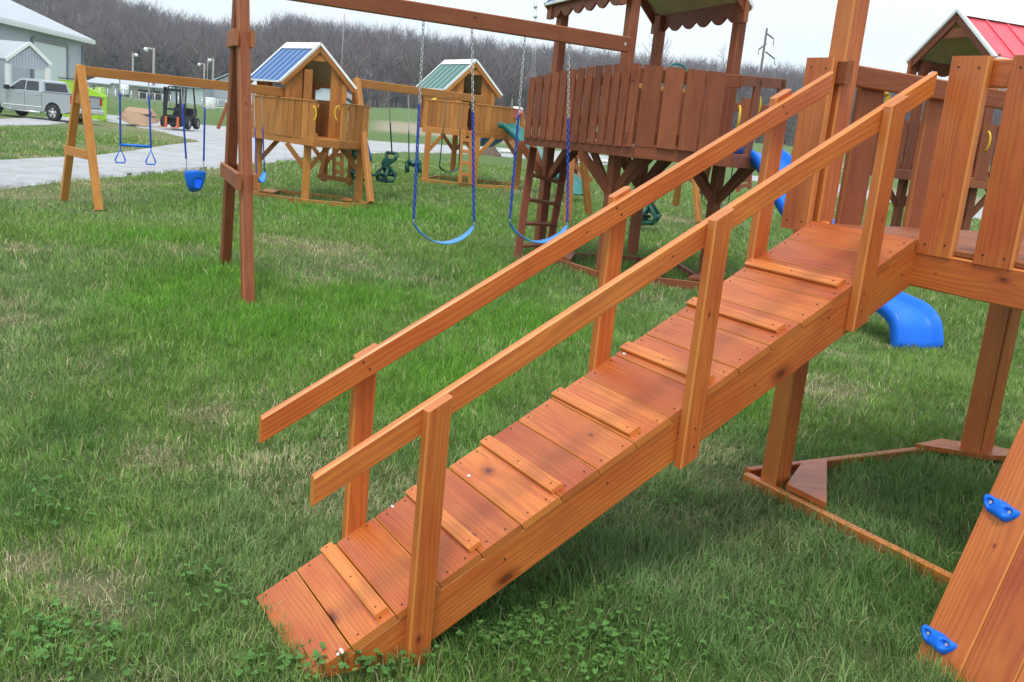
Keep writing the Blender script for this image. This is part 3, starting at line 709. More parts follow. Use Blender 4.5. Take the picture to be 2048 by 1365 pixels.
def aframe(mb, f1, f2, ap, s=.088, dirb=None, z_lo=.30, z_hi=.84, bw=.14):
    for f in (f1, f2): mb.board(V(f.x, f.y, gz(f.x, f.y)-.03), ap, s, s, dirb, .006)
def ground_ring(par, pts, z, mat=W_DARK, seats=()):
    mb = MB()
    for i in range(len(pts)):
        p, q = pts[i], pts[(i+1) % len(pts)]
        mb.board(V(p.x, p.y, gz(p.x, p.y)+z*.4), V(q.x, q.y, gz(q.x, q.y)+z*.4), z*1.2, .036, UP, .004)
    fr = mb.build('ground_frame', mat, par)
    for s in seats:
        mb = MB(); mb.prism([V(p.x, p.y, gz(p.x, p.y)+z+.002) for p in s], UP*.024); mb.build('corner_seat', mat, fr)
    return fr

# ------------------------------------------------------------------ centre: dark playset with scalloped roof, swing beam, ladder, slide
def centre_set():
    T = thing('wooden_playset', 'dark reddish brown playset with scalloped roof and long picket railing behind the ramp', 'playset', (1.3, 10.3, .1))
    P2 = V(.86, 10.10, 0); P4 = V(2.00, 10.52, 0); P1 = V(.21, 11.75, 0); P3 = V(1.38, 12.15, 0)
    for p, zt in ((P2, 3.0), (P4, 3.0), (P1, 2.98), (P3, 2.98)):
        mb = MB(); bpost(mb, p, zt, .105, A_, 0.08); mb.build('tower_post', W_DARK, T)
    zt = 1.40
    # deck
    Lc, Cc, Rc = at(1050, 290, 10.9), at(1268, 305, 9.45), at(1462, 320, 9.55)
    far1, far2, Rf = at(1110, 296, 12.6), at(1500, 320, 12.4), at(1545, 325, 10.5)
    mb = MB(); zb = 1.36
    for p, q, h in ((Lc, Cc, .10), (Cc, Rc, .135), (Rc, Rf, .13), (Rf, far2, .13), (Lc, far1, .1), (far1, far2, .1)):
        mb.board(V(p.x, p.y, zb+h/2), V(q.x, q.y, zb+h/2), h, .036, UP, .005, tone=.6)
    mb.prism([V(p.x, p.y, zb+.085) for p in (Lc, Cc, Rc, Rf, far2, far1)], UP*.022)
    mb.build('deck', W_DARK, T)
    dl = (Cc-Lc); dl.z = 0; outl = V(dl.y, -dl.x, 0).normalized()
    # pickets: arched left flank and flat right flank
    mb = MB(); n = 13
    for i in range(n):
        t = (i+.5)/n; c = V(Lc.x, Lc.y, 0).lerp(V(Cc.x, Cc.y, 0), t)+outl*.03; z1 = 2.06+.165*math.sin(t*math.pi*.5)
        mb.board(V(c.x, c.y, 1.43+.03*t), V(c.x, c.y, z1), .098, .028, dl, .004)
    for z in (1.97, 1.60):
        a, b = V(Lc.x, Lc.y, z)+outl*.0, V(Cc.x, Cc.y, z+.13)+outl*.0; mb.board(a, b, .09, .034, UP, .004)
    mb.build('railing', W_DARK, T)
    dr_ = Rc-Cc; dr_.z = 0; outr = V(dr_.y, -dr_.x, 0).normalized(); mb = MB()
    for px in (1306, 1350, 1394, 1434):
        c = at(px, 150, 9.45)+0*outr; mb.board(V(c.x, c.y, 1.475), V(c.x, c.y, 2.22), .178, .03, dr_, .005)
    mb.board(V(Cc.x-.1, Cc.y+.04, 2.13), V(Rc.x, Rc.y+.04, 2.16), .12, .034, UP, .004); mb.board(V(Cc.x-.1, Cc.y+.04, 1.56), V(Rc.x, Rc.y+.04, 1.58), .10, .034, UP, .004)
    mb.build('railing', W_DARK, T)
    # right flank with the slide gap, and back railing
    mb = MB(); q = V(Rf.x, Rf.y, 0); p = V(Rc.x, Rc.y, 0)
    mb.board(V(p.x, p.y, 2.17), V(q.x, q.y, 2.24), .10, .034, UP, .004)
    for t in (.35, .93): c = p.lerp(q, t); mb.board(V(c.x, c.y, 1.47), V(c.x, c.y, 2.19+.08*t), .15, .034, (q-p), .005)
    mb.build('railing', W_DARK, T)
    fence_panel(V(far1.x, far1.y, 0), V(far2.x, far2.y, 0), 1.47, 2.15, 9, .14, mat=W_DARK, parent=T)
    sd_ = (q-p).normalized(); o_ = V(sd_.y, -sd_.x, 0)
    handle(T, V(*(p.lerp(q, .02)))+UP*1.72, sd_, o_+V(-.8, -.5, 0)); handle(T, at(1512, 232, 10.1), sd_, V(.25, -1, 0), .2)
    # corner braces under the deck
    for P in (P2, P4, P1, P3):
        for dd in ((Cc-Lc), (Rc-Cc)):
            d = V(dd.x, dd.y, 0).normalized()
            for sg in (-1, 1):
                mb = MB(); mb.board(V(P.x, P.y, .98)+d*sg*.03, V(P.x, P.y, 1.37)+d*sg*.36, .085, .034, UP, .004); mb.build('corner_brace', W_DARK, T)
    # roof
    a = (P4-P2); a.z = 0; b = (P1-P2); b.z = 0
    L0 = V(.73, 9.95, 0)
    a = V(1.34, .49, 0); b = V(-.66, 1.9, 0)
    a = a*.95
    roof(T, L0, a, a.length, b, b.length, 3.0, 3.72, R_BLUE, R_UNDER, W_DARK, .05, trim=WHITE)
    for s in (0, 1):
        p = L0+a.normalized()*s*a.length; n_ = 6
        P_, Q_ = V(p.x, p.y, 3.0), V(p.x, p.y, 3.0)+b.normalized()*b.length
        w = wave(P_, Q_, n_, .13, 0, .075); w.build('scalloped_valance', W_DARK, T)
        for e in (P_, Q_):
            mb = MB(); mb.board(V(e.x, e.y, 2.79), V(e.x, e.y, 3.02), .14, .05, b, .005); mb.build('valance_block', W_DARK, T)
    # steering wheel on the railing
    c = at(1354, 152, 9.9); mb = MB()
    ax = V(.25, -.95, .15).normalized(); u = ax.cross(UP).normalized(); v_ = u.cross(ax)
    mb.tube([c+(u*math.cos(k*math.pi/12)+v_*math.sin(k*math.pi/12))*.115 for k in range(24)], .011, 8, closed=True)
    for k in range(3): t = k*2.09+1.57; mb.tube([c, c+(u*math.cos(t)+v_*math.sin(t))*.112], .009, 6)
    mb.tube([c+ax*.02, c-ax*.12], .022, 8); mb.build('steering_wheel', TEAL, T)
    # ladder on the left
    mb = MB(); l0, l1 = at(1036, 500, 10.75), at(1066, 296, 11.15); r0, r1 = at(1098, 485, 11.4), at(1131, 322, 11.8)
    l0.z = gz(l0.x, l0.y)-.02; r0.z = gz(r0.x, r0.y)-.02
    mb.board(l0, l1, .085, .036, V(1, .3, 0), .005); mb.board(r0, r1, .085, .036, V(1, .3, 0), .005)
    for t in (.14, .34, .55, .77): mb.board(l0.lerp(l1, t), r0.lerp(r1, t), .085, .03, V(.2, 1, .0), .004)
    mb.build('ladder', W_DARK, T)
    # ground frame
    pts = [at(1195, 548, 9.75), at(1420, 562, 9.7), at(1352, 527, 11.3), at(1275, 510, 11.4), at(1125, 514, 11.2), at(1106, 524, 10.6)]
    ground_ring(T, pts, .09, W_DARK, [[at(1376, 554, 9.8), at(1425, 556, 9.8), at(1415, 540, 10.3), at(1398, 541, 10.25)], [at(1105, 524, 10.6), at(1140, 530, 10.3), at(1150, 515, 11.0), at(1122, 515, 11.0)]])
    # swing beam and A-frame
    ap = at(493, -4, 8.0); e = at(1257, 78, 9.93); z = 2.30; z = (at(720, 16, 8.45).z+at(1020, 50, 9.2).z+at(1250, 76, 9.7).z)/3
    p = V(ap.x, ap.y, z); q = V(e.x, e.y, z); mb = MB(); mb.board(p, q, .142, .085, UP, .007, knots=[(2.0, .02, .012)])
    mb.disc(q-V(0, .045, 0)-A_*.04, V(.3, -1, 0), .015, 1, .006)
    bm = mb.build('swing_beam', [W_RED2, STEEL], T)
    bd = (q-p).normalized(); f1 = at(496, 607, 7.35); f2 = at(451, 522, 8.85)
    for f, off, sz in ((f1, 0.0, .088), (f2, 0.0, .088)):
        mb = MB(); g = V(f.x, f.y, gz(f.x, f.y)-.02); top = p-bd*.05+UP*.18+(V(f.x, f.y, 0)-V(p.x, p.y, 0)).normalized()*.02
        mb.board(g, top, sz, sz, bd, .008, knots=[(1.55, .0, .007)]); mb.build('swing_leg', W_RED2 if f is f1 else W_DARK, T)  # rear leg in the darker stain: its shaded side put into the colour
    mb = MB()
    for zz in (.93, 2.0):
        z0 = zz; top = p-bd*.05+UP*.18
        def on(f):
            g = V(f.x, f.y, gz(f.x, f.y)); t = (z0-g.z)/(top.z-g.z); return g.lerp(top, t)
        u, w_ = on(f1), on(f2); d = (w_-u).normalized()
        for s in (-1, 1):
            mb = MB(); mb.board(u-d*.10+bd*.062*s, w_+d*.08+bd*.062*s, .125, .034, UP, .005); mb.build('cross_brace', W_RED2, T)
    # blue wave slide
    top = at(1532, 285, 10.1); ex = at(1800, 692, 7.95); g = gz(ex.x, ex.y); top.z = 1.42
    d = V(ex.x-top.x, ex.y-top.y, 0); L = d.length; d.normalize()
    def sp(t, z): return V(top.x, top.y, 0)+d*L*t+UP*z
    slide(T, [sp(-.1, 1.52), sp(0.0, 1.49), sp(.12, 1.36), sp(.3, 1.04), sp(.44, .86), sp(.56, .74), sp(.72, .50), sp(.83, .42), sp(.91, .39), sp(.98, .37), sp(1.04, .30), sp(1.065, .17), sp(1.07, .0+g)], .41, BLUE, .085)
    # swings
    def bp(px, py):  # point of the beam under a pixel column
        dr = Vector(ray(px, py)); best = None
        for i in range(400):
            t = i/399; c = p.lerp(q, t); k = (c-Vector(O)); pxx = 1024+FPX*np.dot(RM[0], k)/np.dot(RM[2], k)
            if best is None or abs(pxx-px) < best[0]: best = (abs(pxx-px), c)
        return best[1]-UP*.075
    for (a1, a2, s1, s2, lab) in ((848, 945, (827, 446), (948, 450), 'blue belt swing hanging from the dark beam, nearer the A-frame legs'), (1051, 1140, (1019, 448), (1135, 448), 'blue belt swing hanging from the dark beam, in front of the ladder')):
        t1, t2 = bp(a1, 60), bp(a2, 60); k1, k2 = at(*s1, t1.y-.02), at(*s2, t2.y-.02); zz = (k1.z+k2.z)/2
        belt_swing(t1, t2, V(k1.x, k1.y, zz), V(k2.x, k2.y, zz), .17, lab, group='blue belt swings on the dark beam')
centre_set()

# ================================================================== GRASS
def blades(name, bands, seed, matname='grass_blade'):
    r = np.random.default_rng(seed); PX = []; PY = []; LN = []; WD = []
    for (d0, d1, dens, ln, wd) in bands:
        A0 = .92 if d1 < 9 else .68; n = int(A0*(d1*d1-d0*d0)*dens)
        nc = max(1, n//9); R = np.sqrt(r.uniform(d0*d0, d1*d1, nc)); T = r.uniform(-A0, A0, nc); cx, cy = R*np.sin(T), R*np.cos(T)
        k = r.integers(0, nc, n); sg = .011+.0028*R[k]; x = cx[k]+r.normal(0, 1, n)*sg; y = cy[k]+r.normal(0, 1, n)*sg
        PX.append(x); PY.append(y); LN.append(np.full(n, ln)*(1+.0*x)); WD.append(np.full(n, wd)*np.ones(n))
    x = np.concatenate(PX); y = np.concatenate(PY); ln = np.concatenate(LN); wd = np.concatenate(WD)
    d = np.hypot(x, y)
    lush = patch(x, y, LUSH); straw = patch(x, y, STRAW); deep = patch(x, y, DEEP)
    big = vnoise(x*.55+50, y*.55+50, 31, 4); mid = vnoise(x*2.6+20, y*2.6+90, 32, 4); mott = vnoise(x*7+20, y*7+20, 33, 3)
    bare = np.clip(straw*1.1+sst((mid*.6+big*.4-.56)/.14)*.8, 0, 1)*(1-lush*.8)*(1-deep*.8)
    # under the ramp and the drive: no blades
    def inside(px0):  # drive polygon test in ground space
        return px0
    ramp_a = (x-E0.x)*A_.x+(y-E0.y)*A_.y; ramp_b = (x-E0.x)*B_.x+(y-E0.y)*B_.y
    under = (ramp_b > -.05) & (ramp_b < RW+.05) & (ramp_a > -2.045) & (ramp_a < -1.86)
    keep = r.random(len(x)) > bare*.12
    keep &= ~under
    # thin out on the gravel
    gp = ROADMASK(x, y); keep &= (gp < .5)
    x, y, ln, wd, d, lush, straw, deep, big, mid, mott, bare = [q[keep] for q in (x, y, ln, wd, d, lush, straw, deep, big, mid, mott, bare)]
    n = len(x); z = gzv(x, y)-.004
    z += (0)
    tall = 1+.45*lush+.6*deep+.4*(mott-.5)-.3*bare
    ln = ln*tall*r.uniform(.55, 1.35, n)
    az = r.uniform(0, 2*np.pi, n)
    # neighbouring blades comb the same way
    comb_ = vnoise(x*1.8+5, y*1.8+9, 35, 2)*9; az = np.where(r.random(n) < .22, comb_+r.normal(0, .6, n), az)
    lean = np.abs(r.normal(.55, .38, n))*(1-.15*lush)+.25*bare+.15*deep; lean = np.clip(lean, .05, 1.35)
    dx, dy = np.cos(az), np.sin(az); f = az+np.pi/2+r.normal(0, .9, n); sx, sy = np.cos(f), np.sin(f)
    base = np.stack([x, y, z], -1); S_ = np.stack([sx, sy, np.zeros(n)], -1); Dh = np.stack([dx, dy, np.zeros(n)], -1); Z = np.array([0, 0, 1.])
    l1 = (ln*.55)[:, None]; l2 = (ln*.5)[:, None]; a1 = (lean*.6)[:, None]; a2 = np.clip(lean*1.5, 0, 1.75)[:, None]
    m_ = base+Dh*np.sin(a1)*l1+Z*np.cos(a1)*l1; t_ = m_+Dh*np.sin(a2)*l2+Z*np.cos(a2)*l2
    w = (wd*r.uniform(.6, 1.25, n))[:, None]
    Vv = np.stack([base-S_*w*.5, base+S_*w*.5, m_-S_*w*.42, m_+S_*w*.42, t_], 1).reshape(-1, 3)
    i0 = np.arange(n)*5; tri = np.stack([i0, i0+1, i0+3, i0, i0+3, i0+2, i0+2, i0+3, i0+4], -1).reshape(-1, 3)
    # colour
    g1 = np.array([.155, .275, .052]); g2 = np.array([.235, .375, .095]); g3 = np.array([.075, .175, .045]); lu = np.array([.145, .355, .036]); stw = np.array([.47, .42, .25]); gy = np.array([.28, .36, .19])
    q = r.random(n)[:, None]; c = g1*(1-q)+g2*q
    c = c*(1-(.75*deep)[:, None])+g3*(.75*deep)[:, None]*r.uniform(.7, 1.6, n)[:, None]
    c = c*(1-.8*lush[:, None])+lu*.8*lush[:, None]*r.uniform(.75, 1.3, n)[:, None]
    k = sst((big-.4)/.25)[:, None]*.45*(1-lush[:, None]); c = c*(1-k)+gy*k
    dead = r.random(n) < (.09+.72*bare+.05*(mott > .6)-.08*lush)*(1-.75*deep); c[dead] = stw*r.uniform(.6, 1.25, dead.sum())[:, None]
    c *= 1.12*r.uniform(.72, 1.28, n)[:, None]*(.62+.76*mott[:, None])
    me = bpy.data.meshes.new(name); me.vertices.add(len(Vv)); me.vertices.foreach_set('co', Vv.astype(np.float32).ravel())
    me.loops.add(tri.size); me.loops.foreach_set('vertex_index', tri.astype(np.int32).ravel()); me.polygons.add(len(tri)); me.polygons.foreach_set('loop_start', np.arange(0, tri.size, 3, dtype=np.int32)); me.update()
    a = me.attributes.new('tc', 'FLOAT_VECTOR', 'POINT'); a.data.foreach_set('vector', np.repeat(c, 5, 0).astype(np.float32).ravel())
    m = bpy.data.materials.get(matname)
    if not m:
        m, nt, Nn, L, B = newmat(matname); out = Nn['Material Output']; col = attr(nt, 'tc'); L.new(col, B.inputs['Base Color']); B.inputs['Roughness'].default_value = .6; B.inputs['Specular IOR Level'].default_value = .2
        tr = Nn.new('ShaderNodeBsdfTranslucent'); L.new(mixc(nt, .5, col, (.12, .22, .02)), tr.inputs[0]); mx = Nn.new('ShaderNodeMixShader'); mx.inputs[0].default_value = .3
        L.new(B.outputs[0], mx.inputs[1]); L.new(tr.outputs[0], mx.inputs[2]); L.new(mx.outputs[0], out.inputs['Surface'])
    me.materials.append(m); o = bpy.data.objects.new(name, me); COL.objects.link(o); o['kind'] = 'stuff'; return n
def _polys():
    out = []
    for name, pr in ROADS:
        a = [G(*p[0]) for p in pr]; b = [G(*p[1]) for p in pr]; out.append([(p.x, p.y) for p in a]+[(p.x, p.y) for p in b[::-1]])
    return out
def ROADMASK(x, y):
    m = np.zeros(len(x), bool)
    jx = x+(vnoise(x*2, y*2, 77, 2)-.5)*.5; jy = y+(vnoise(x*2+9, y*2+4, 78, 2)-.5)*.9
    for P in _polys():
        ins = np.zeros(len(x), bool)
        for i in range(len(P)):
            (x0, y0), (x1, y1) = P[i], P[(i+1) % len(P)]
            if y0 == y1: continue
            c = ((y0 > jy) != (y1 > jy)) & (jx < (x1-x0)*(jy-y0)/(y1-y0)+x0); ins ^= c
        m |= ins
    return m.astype(float)
nb = blades('lawn_grass', [(1.9, 3.6, 13500, .050, .0029), (3.6, 5.5, 8800, .050, .0036), (5.5, 8.5, 4600, .054, .0046), (8.5, 13, 1900, .070, .007), (13, 22, 620, .078, .012), (22, 42, 130, .10, .026)], 41)
print('blades', nb)
def clover():
    r = np.random.default_rng(5); mb = []; cols = []
    spots = [(1000, 1260, 120, 60, 260), (1200, 1300, 150, 60, 260), (1350, 1010, 60, 40, 90), (1520, 1250, 60, 40, 50), (720, 1340, 90, 25, 120), (560, 1345, 70, 20, 60), (130, 1290, 120, 60, 200), (80, 1020, 70, 40, 60), (420, 1180, 80, 60, 70), (1330, 1200, 120, 40, 50), (1480, 860, 70, 30, 60), (1560, 700, 60, 30, 50), (960, 1150, 80, 30, 50), (900, 1180, 40, 60, 40), (180, 1000, 80, 50, 60), (660, 840, 60, 60, 50)]
    Vs = []; Fs = []; Cs = []
    for (px, py, rx, ry, n) in spots:
        for i in range(int(n*.75)):
            p = G(px+r.normal()*rx*.7, py+r.normal()*ry*.7); h = r.uniform(.022, .055); nf = r.integers(2, 5); col = np.array([.12, .27, .065])*r.uniform(.65, 1.25); c0 = np.array([p.x, p.y, p.z+h])
            rad = r.uniform(.003, .0068); th = r.uniform(0, 6.28); tilt = r.normal(0, .25, 2)
            for l in range(3):
                a = th+l*2.094; cc = c0+np.array([math.cos(a), math.sin(a), 0])*rad*.95; pts = []
                for k in range(7):
                    b = a+2*math.pi*k/7; q = rad*(1.0 if k else .82); X, Y = math.cos(b)*q, math.sin(b)*q; pts.append(cc+np.array([X, Y, (cc[0]-c0[0]+X)*tilt[0]+(cc[1]-c0[1]+Y)*tilt[1]]))
                i0 = len(Vs); Vs += pts; Fs.append(tuple(range(i0, i0+7))); Cs += [col*r.uniform(.85, 1.15)]*7
            s = np.array([.0012, 0, 0]); i0 = len(Vs); b_ = np.array([p.x+r.normal()*.01, p.y, p.z]); Vs += [b_-s, b_+s, c0+s, c0-s]; Fs.append((i0, i0+1, i0+2, i0+3)); Cs += [col*.6]*4
    me = bpy.data.meshes.new('clover'); me.from_pydata([tuple(v) for v in Vs], [], Fs); a = me.attributes.new('tc', 'FLOAT_VECTOR', 'POINT'); a.data.foreach_set('vector', np.array(Cs, np.float32).ravel())
    me.materials.append(bpy.data.materials['grass_blade']); o = bpy.data.objects.new('clover', me); COL.objects.link(o); o['kind'] = 'stuff'
clover()

# ================================================================== SMALL GOLDEN PLAYSETS
def xy(p): return V(p.x, p.y, 0)
def house_set(T, k, O_, a, b, w, l, zd, ze, za, zg, roofm, mat=W_GOLD):
    """gable playhouse with walls: O_ front-left eave corner on the ground plan"""
    a = a.normalized(); b = b.normalized(); O_ = xy(O_); ins = .10*k
    c0 = O_+a*ins+b*ins*.4; wi = w-2*ins; li = l-ins*.8
    sl_ = (za-ze)/(w/2)
    def topz(u): return ze+sl_*(min(u+ins, w-ins-u))-.05*k if True else 0
    mb = MB(); bw = .15*k
    for q in (0, li):        # gable walls of vertical boards with a tall door opening
        n = int(wi/bw*1.15)+1
        for i in range(n):
            u = (i+.5)*wi/n
            p = c0+a*u+b*q; dz = topz(u)
            if .30 < (i+.5)/n < .76:
                if q > 0: mb.board(p+UP*zd, p+UP*(zd+.62*k), wi/n*.97, .022, a, .003, mat and 0)
                continue
            mb.board(p+UP*zd, p+UP*dz, wi/n*.985, .024, a, .003, cut1=(sl_ if u < wi/2 else -sl_))
    for u in (0, wi):
        n = int(li/bw)
        for i in range(n):
            p = c0+a*u+b*((i+.5)*li/n)
            mb.board(p+UP*zd, p+UP*(zd+.62*k), li/n*.985, .022, b, .003)
        for q in (0, li): mb.board(c0+a*u+b*q+UP*(zd-.05), c0+a*u+b*q+UP*(ze), .085*k, .085*k, a, .004)
        mb.board(c0+a*u+UP*(zd+.62*k), c0+a*u+b*li+UP*(zd+.62*k), .08*k, .034, UP, .004); mb.board(c0+a*u+UP*(ze-.04), c0+a*u+b*li+UP*(ze-.04), .08*k, .034, UP, .004)
    mb.build('playhouse', mat, T)
    roof(T, O_, a, w, b, l, ze, za, roofm, R_UNDER, mat, .03*k, nrib=6, trim=WHITE, gable_brd=.085*k)
def deckpoly(T, pts, z, h, mat):
    mb = MB(); n = len(pts)
    for i in range(n): p, q = pts[i], pts[(i+1) % n]; mb.board(xy(p)+UP*(z-h/2), xy(q)+UP*(z-h/2), h, .036, UP, .004)
    mb.prism([xy(p)+UP*(z-.02) for p in pts], UP*.022); return mb.build('deck', mat, T)
def panel(T, P, Q, zb, zt, n, fill, mat, cap=True, t=.026):
    mb = MB(); P, Q = xy(P), xy(Q); d = (Q-P); L = d.length; d.normalize(); nr = d.cross(UP)
    for i in range(n):
        c = P+d*(L*(i+.5)/n); mb.board(c+UP*zb, c+UP*zt, L/n*fill, t, d, .003)
    for z in (zt-.06, zb+.07): mb.board(P-nr*.03+UP*z, Q-nr*.03+UP*z, .07, .034, UP, .003)
    if cap: mb.board(P+UP*(zt+.012), Q+UP*(zt+.012), .05, .022, nr, .003)
    return mb.build('railing', mat, T)
def ladder(T, l0, l1, r0, r1, n, mat, s=.07, name='ladder'):
    mb = MB(); mb.board(l0, l1, s, .036, (r0-l0), .004); mb.board(r0, r1, s, .036, (r0-l0), .004)
    for i in range(n): t = (i+.8)/(n+.3); mb.board(l0.lerp(l1, t), r0.lerp(r1, t), s, .03, (l1-l0), .003)
    return mb.build(name, mat, T)

def set_blue():
    k = .95; T = thing('wooden_playset', 'golden wooden playset with blue metal roofed playhouse and long swing beam to the left', 'playset', (-3.4, 17, -.08))
    a = V(.95, .28, 0); b = V(-.66, .75, 0); Oc = at(567, 160, 16.8); zd = 1.03; zg = -.06
    house_set(T, k, Oc, a, b, 1.13, 1.15, zd, 1.94, 2.54, zg, R_BLUE)
    C0 = at(630, 277, 16.1); Le = at(503, 268, 17.5); E1 = at(679, 281, 16.3); E2 = at(735, 283, 17.1); Bk = at(640, 262, 18.9)
    deckpoly(T, [C0, E1, E2, Bk, Le], zd, .13, W_GOLD)
    mid = at(574, 272, 16.65); tz = zd+.585
    panel(T, Le, mid, zd-.02, tz, 6, .995, W_GOLD); panel(T, mid, C0, zd-.02, tz, 4, .84, W_GOLD); panel(T, E1, E2, zd-.06, tz+.0, 4, .80, W_GOLD)
    mb = MB(); p = at(617, 160, 16.5); mb.board(xy(p)+UP*1.1, xy(p)+UP*(2.12), .125, .09, V(1, .1, 0), .005); mb.build('tower_post', W_GOLD, T)
    handle(T, at(625, 243, 16.0), V(1, 0, 0), V(1, 0, 0), .24); handle(T, at(676, 242, 16.2), V(1, 0, 0), V(-1, -.2, 0), .24)
    for px, py, Y in ((610, 400, 16.4), (514, 377, 17.6), (716, 395, 17.1), (648, 356, 19.0)):
        mb = MB(); p = at(px, py, Y); mb.board(xy(p)+UP*(p.z-.06), xy(p)+UP*(zd-.1), .125, .10, V(1, .2, 0), .005)
        mb.build('tower_post', W_GOLD, T)
        for s in (-1, 1):
            if (s < 0 and px == 514) or (s > 0 and px == 716): continue
            mb = MB(); mb.board(xy(p)+UP*(zd-.5)+V(.04*s, 0, 0), xy(p)+UP*(zd-.12)+V(.34*s, .05*s, 0), .08, .034, UP, .004); mb.build('corner_brace', W_GOLD, T)
    pts = [at(606, 402, 16.3), at(700, 402, 16.35), at(740, 397, 16.7), at(698, 386, 17.4), at(560, 374, 18.1), at(520, 380, 17.5), at(508, 385, 17.2)]
    ground_ring(T, pts, .085, W_GOLD, [[at(525, 383, 17.3), at(548, 388, 17.1), at(560, 378, 17.7), at(535, 376, 17.9)], [at(680, 397, 16.7), at(706, 399, 16.6), at(702, 389, 17.1), at(690, 388, 17.2)]])
    # back ladder on its base board
    ladder(T, at(668, 358, 18.6), at(668, 283, 18.6), at(684, 359, 18.9), at(684, 285, 18.9), 4, W_GOLD, .08)
    mb = MB(); mb.board(at(636, 352, 18.6), at(702, 362, 18.3), .09, .04, UP, .004); mb.board(at(641, 350, 18.7), at(655, 285, 19.1), .07, .05, V(1, 0, 0), .004); mb.build('ladder_base', W_GOLD, T)
    # swing beam to the left with its A-frame
    f1 = at(198, 417, 14.6); f2 = at(128, 395, 15.6); ap = at(168, 150, 15.0); e = at(572, 181, 16.9); z = (ap.z+e.z)/2+.01
    p, q = xy(ap)+UP*z, xy(e)+UP*z; mb = MB(); mb.board(p, q, .142, .085, UP, .006); mb.build('swing_beam', W_GOLD, T)
    bd = (q-p).normalized()
    for f in (f1, f2):
        mb = MB(); mb.board(f-UP*.03, p-bd*.05+UP*.07, .115, .09, bd, .006); mb.build('swing_leg', W_GOLD, T)
    for t_ in (.385, .79):
        u, v_ = f1.lerp(p, t_), f2.lerp(p, t_); d = (v_-u).normalized(); mb = MB()
        mb.board(u-d*.02-bd*.06, v_+d*.10-bd*.06, .14, .034, UP, .004); mb.build('cross_brace', W_GOLD, T)
    def bp(px): 
        best = None
        for i in range(300):
            c = p.lerp(q, i/299); kk = c-Vector(O); x = 1024+FPX*np.dot(RM[0], kk)/np.dot(RM[2], kk)
            if best is None or abs(x-px) < best[0]: best = (abs(x-px), c)
        return best[1]-UP*.07
    # trapeze bar with rings
    t1, t2 = bp(240), bp(297); s1, s2 = at(241, 290, t1.y), at(302, 294, t2.y)
    R_ = thing('trapeze_bar', 'blue trapeze bar with two hanging triangular rings on the golden beam', 'trapeze', (s1+s2)/2-UP*.3)
    mb = MB(); mb.tube([s1-(s2-s1)*.03, s2+(s2-s1)*.03], .02, 8); mb.build('bar', BLUE, R_)
    for t_, s_ in ((t1, s1), (t2, s2)):
        mb = MB(); m_ = t_.lerp(s_, .2); rope(mb, t_, m_, .009, 0); rope(mb, m_, s_, .016, 1); mb.build('chain', [STEEL, BLUE_COAT], R_)
        mb = MB(); dx = (s2-s1).normalized(); c = s_-UP*.06
        pts = [c, c-UP*.17+dx*.075, c-UP*.215+dx*.06, c-UP*.215-dx*.06, c-UP*.17-dx*.075]; mb.tube(pts, .013, 6, closed=True, smooth=False); mb.tube([s_, c], .008, 6); mb.build('ring', BLUE, R_)
    # bucket swing
    t1, t2 = bp(362), bp(411); s1, s2 = at(374, 343, t1.y), at(407, 347, t2.y)
    Bk_ = thing('bucket_swing', 'blue toddler bucket swing with a leg opening hanging from the golden beam', 'swing', (s1+s2)/2-UP*.3)
    for t_, s_ in ((t1, s1), (t2, s2)):
        mb = MB(); m_ = t_.lerp(s_, .22); m2 = t_.lerp(s_, .85); rope(mb, t_, m_, .009, 0); rope(mb, m_, m2, .017, 1); rope(mb, m2, s_, .009, 0); mb.build('chain', [STEEL, BLUE_COAT], Bk_)
    c = (s1+s2)/2; d = (s2-s1).normalized(); n_ = V(-d.y, d.x, 0); vs = []; fs = []; NA = 24; NZ = 8; hw = (s2-s1).length/2+.005
    for i in range(NZ+1):
        t = i/NZ; rr = hw*(1-.45*t*t); 
        for j in range(NA):
            a_ = 2*math.pi*j/NA; vs.append(c+d*math.cos(a_)*rr+n_*math.sin(a_)*rr*.85-UP*(t*.27+.04*math.sin(a_)))
    for i in range(NZ):
        for j in range(NA):
            a_ = 2*math.pi*(j+.5)/NA; t = (i+.5)/NZ
            fr = math.sin(a_) < 0 and abs(math.cos(a_)-.0) < .55 and .5 < t < .95 and abs(math.cos(a_)) > -.1
            if fr: continue
            fs.append((i*NA+j, i*NA+(j+1) % NA, (i+1)*NA+(j+1) % NA, (i+1)*NA+j))
    fs.append(tuple(NZ*NA+j for j in range(NA)))
    mb = MB(); mb.mesh(vs, fs); so_ = mb.build('seat', BLUE, Bk_); md = so_.modifiers.new('thick', 'SOLIDIFY'); md.thickness = .02
    # belt swing at the right end of the beam
    t1, t2 = at(516, 190, 16.3), at(516, 190, 16.3)+bd*.02; t1 = bp(508)+UP*.0; t2 = bp(523)
    s1, s2 = at(513, 362, 16.4), at(529, 344, 16.7)
    belt_swing(t1, t2, V(s1.x, s1.y, s1.z+.06), V(s2.x, s2.y, s2.z), .12, 'pale blue belt swing half hidden behind the dark A-frame leg', links=False)
    # blue slide peeping through the right rail
    slide(T, [at(700, 262, 18.4), at(706, 268, 18.6), at(712, 290, 19.3), at(722, 320, 20.3)], .4, BLUE, .09)
    # steering wheel seen over the solid panel, ship telescope
    c = at(567, 200, 17.0); mb = MB(); mb.tube([c+V(math.cos(t*.524)*.1, 0, math.sin(t*.524)*.1) for t in range(12)], .012, 6, closed=True); mb.tube([c-V(.09, 0, 0), c+V(.09, 0, 0)], .009, 6); mb.build('steering_wheel', GREEN_P, T)
    mb = MB(); c = at(534, 190, 16.9); mb.tube([c, c+V(-.12, -.08, .05)], [.03, .045], 8); mb.build('telescope', YELLOW, T)
set_blue()

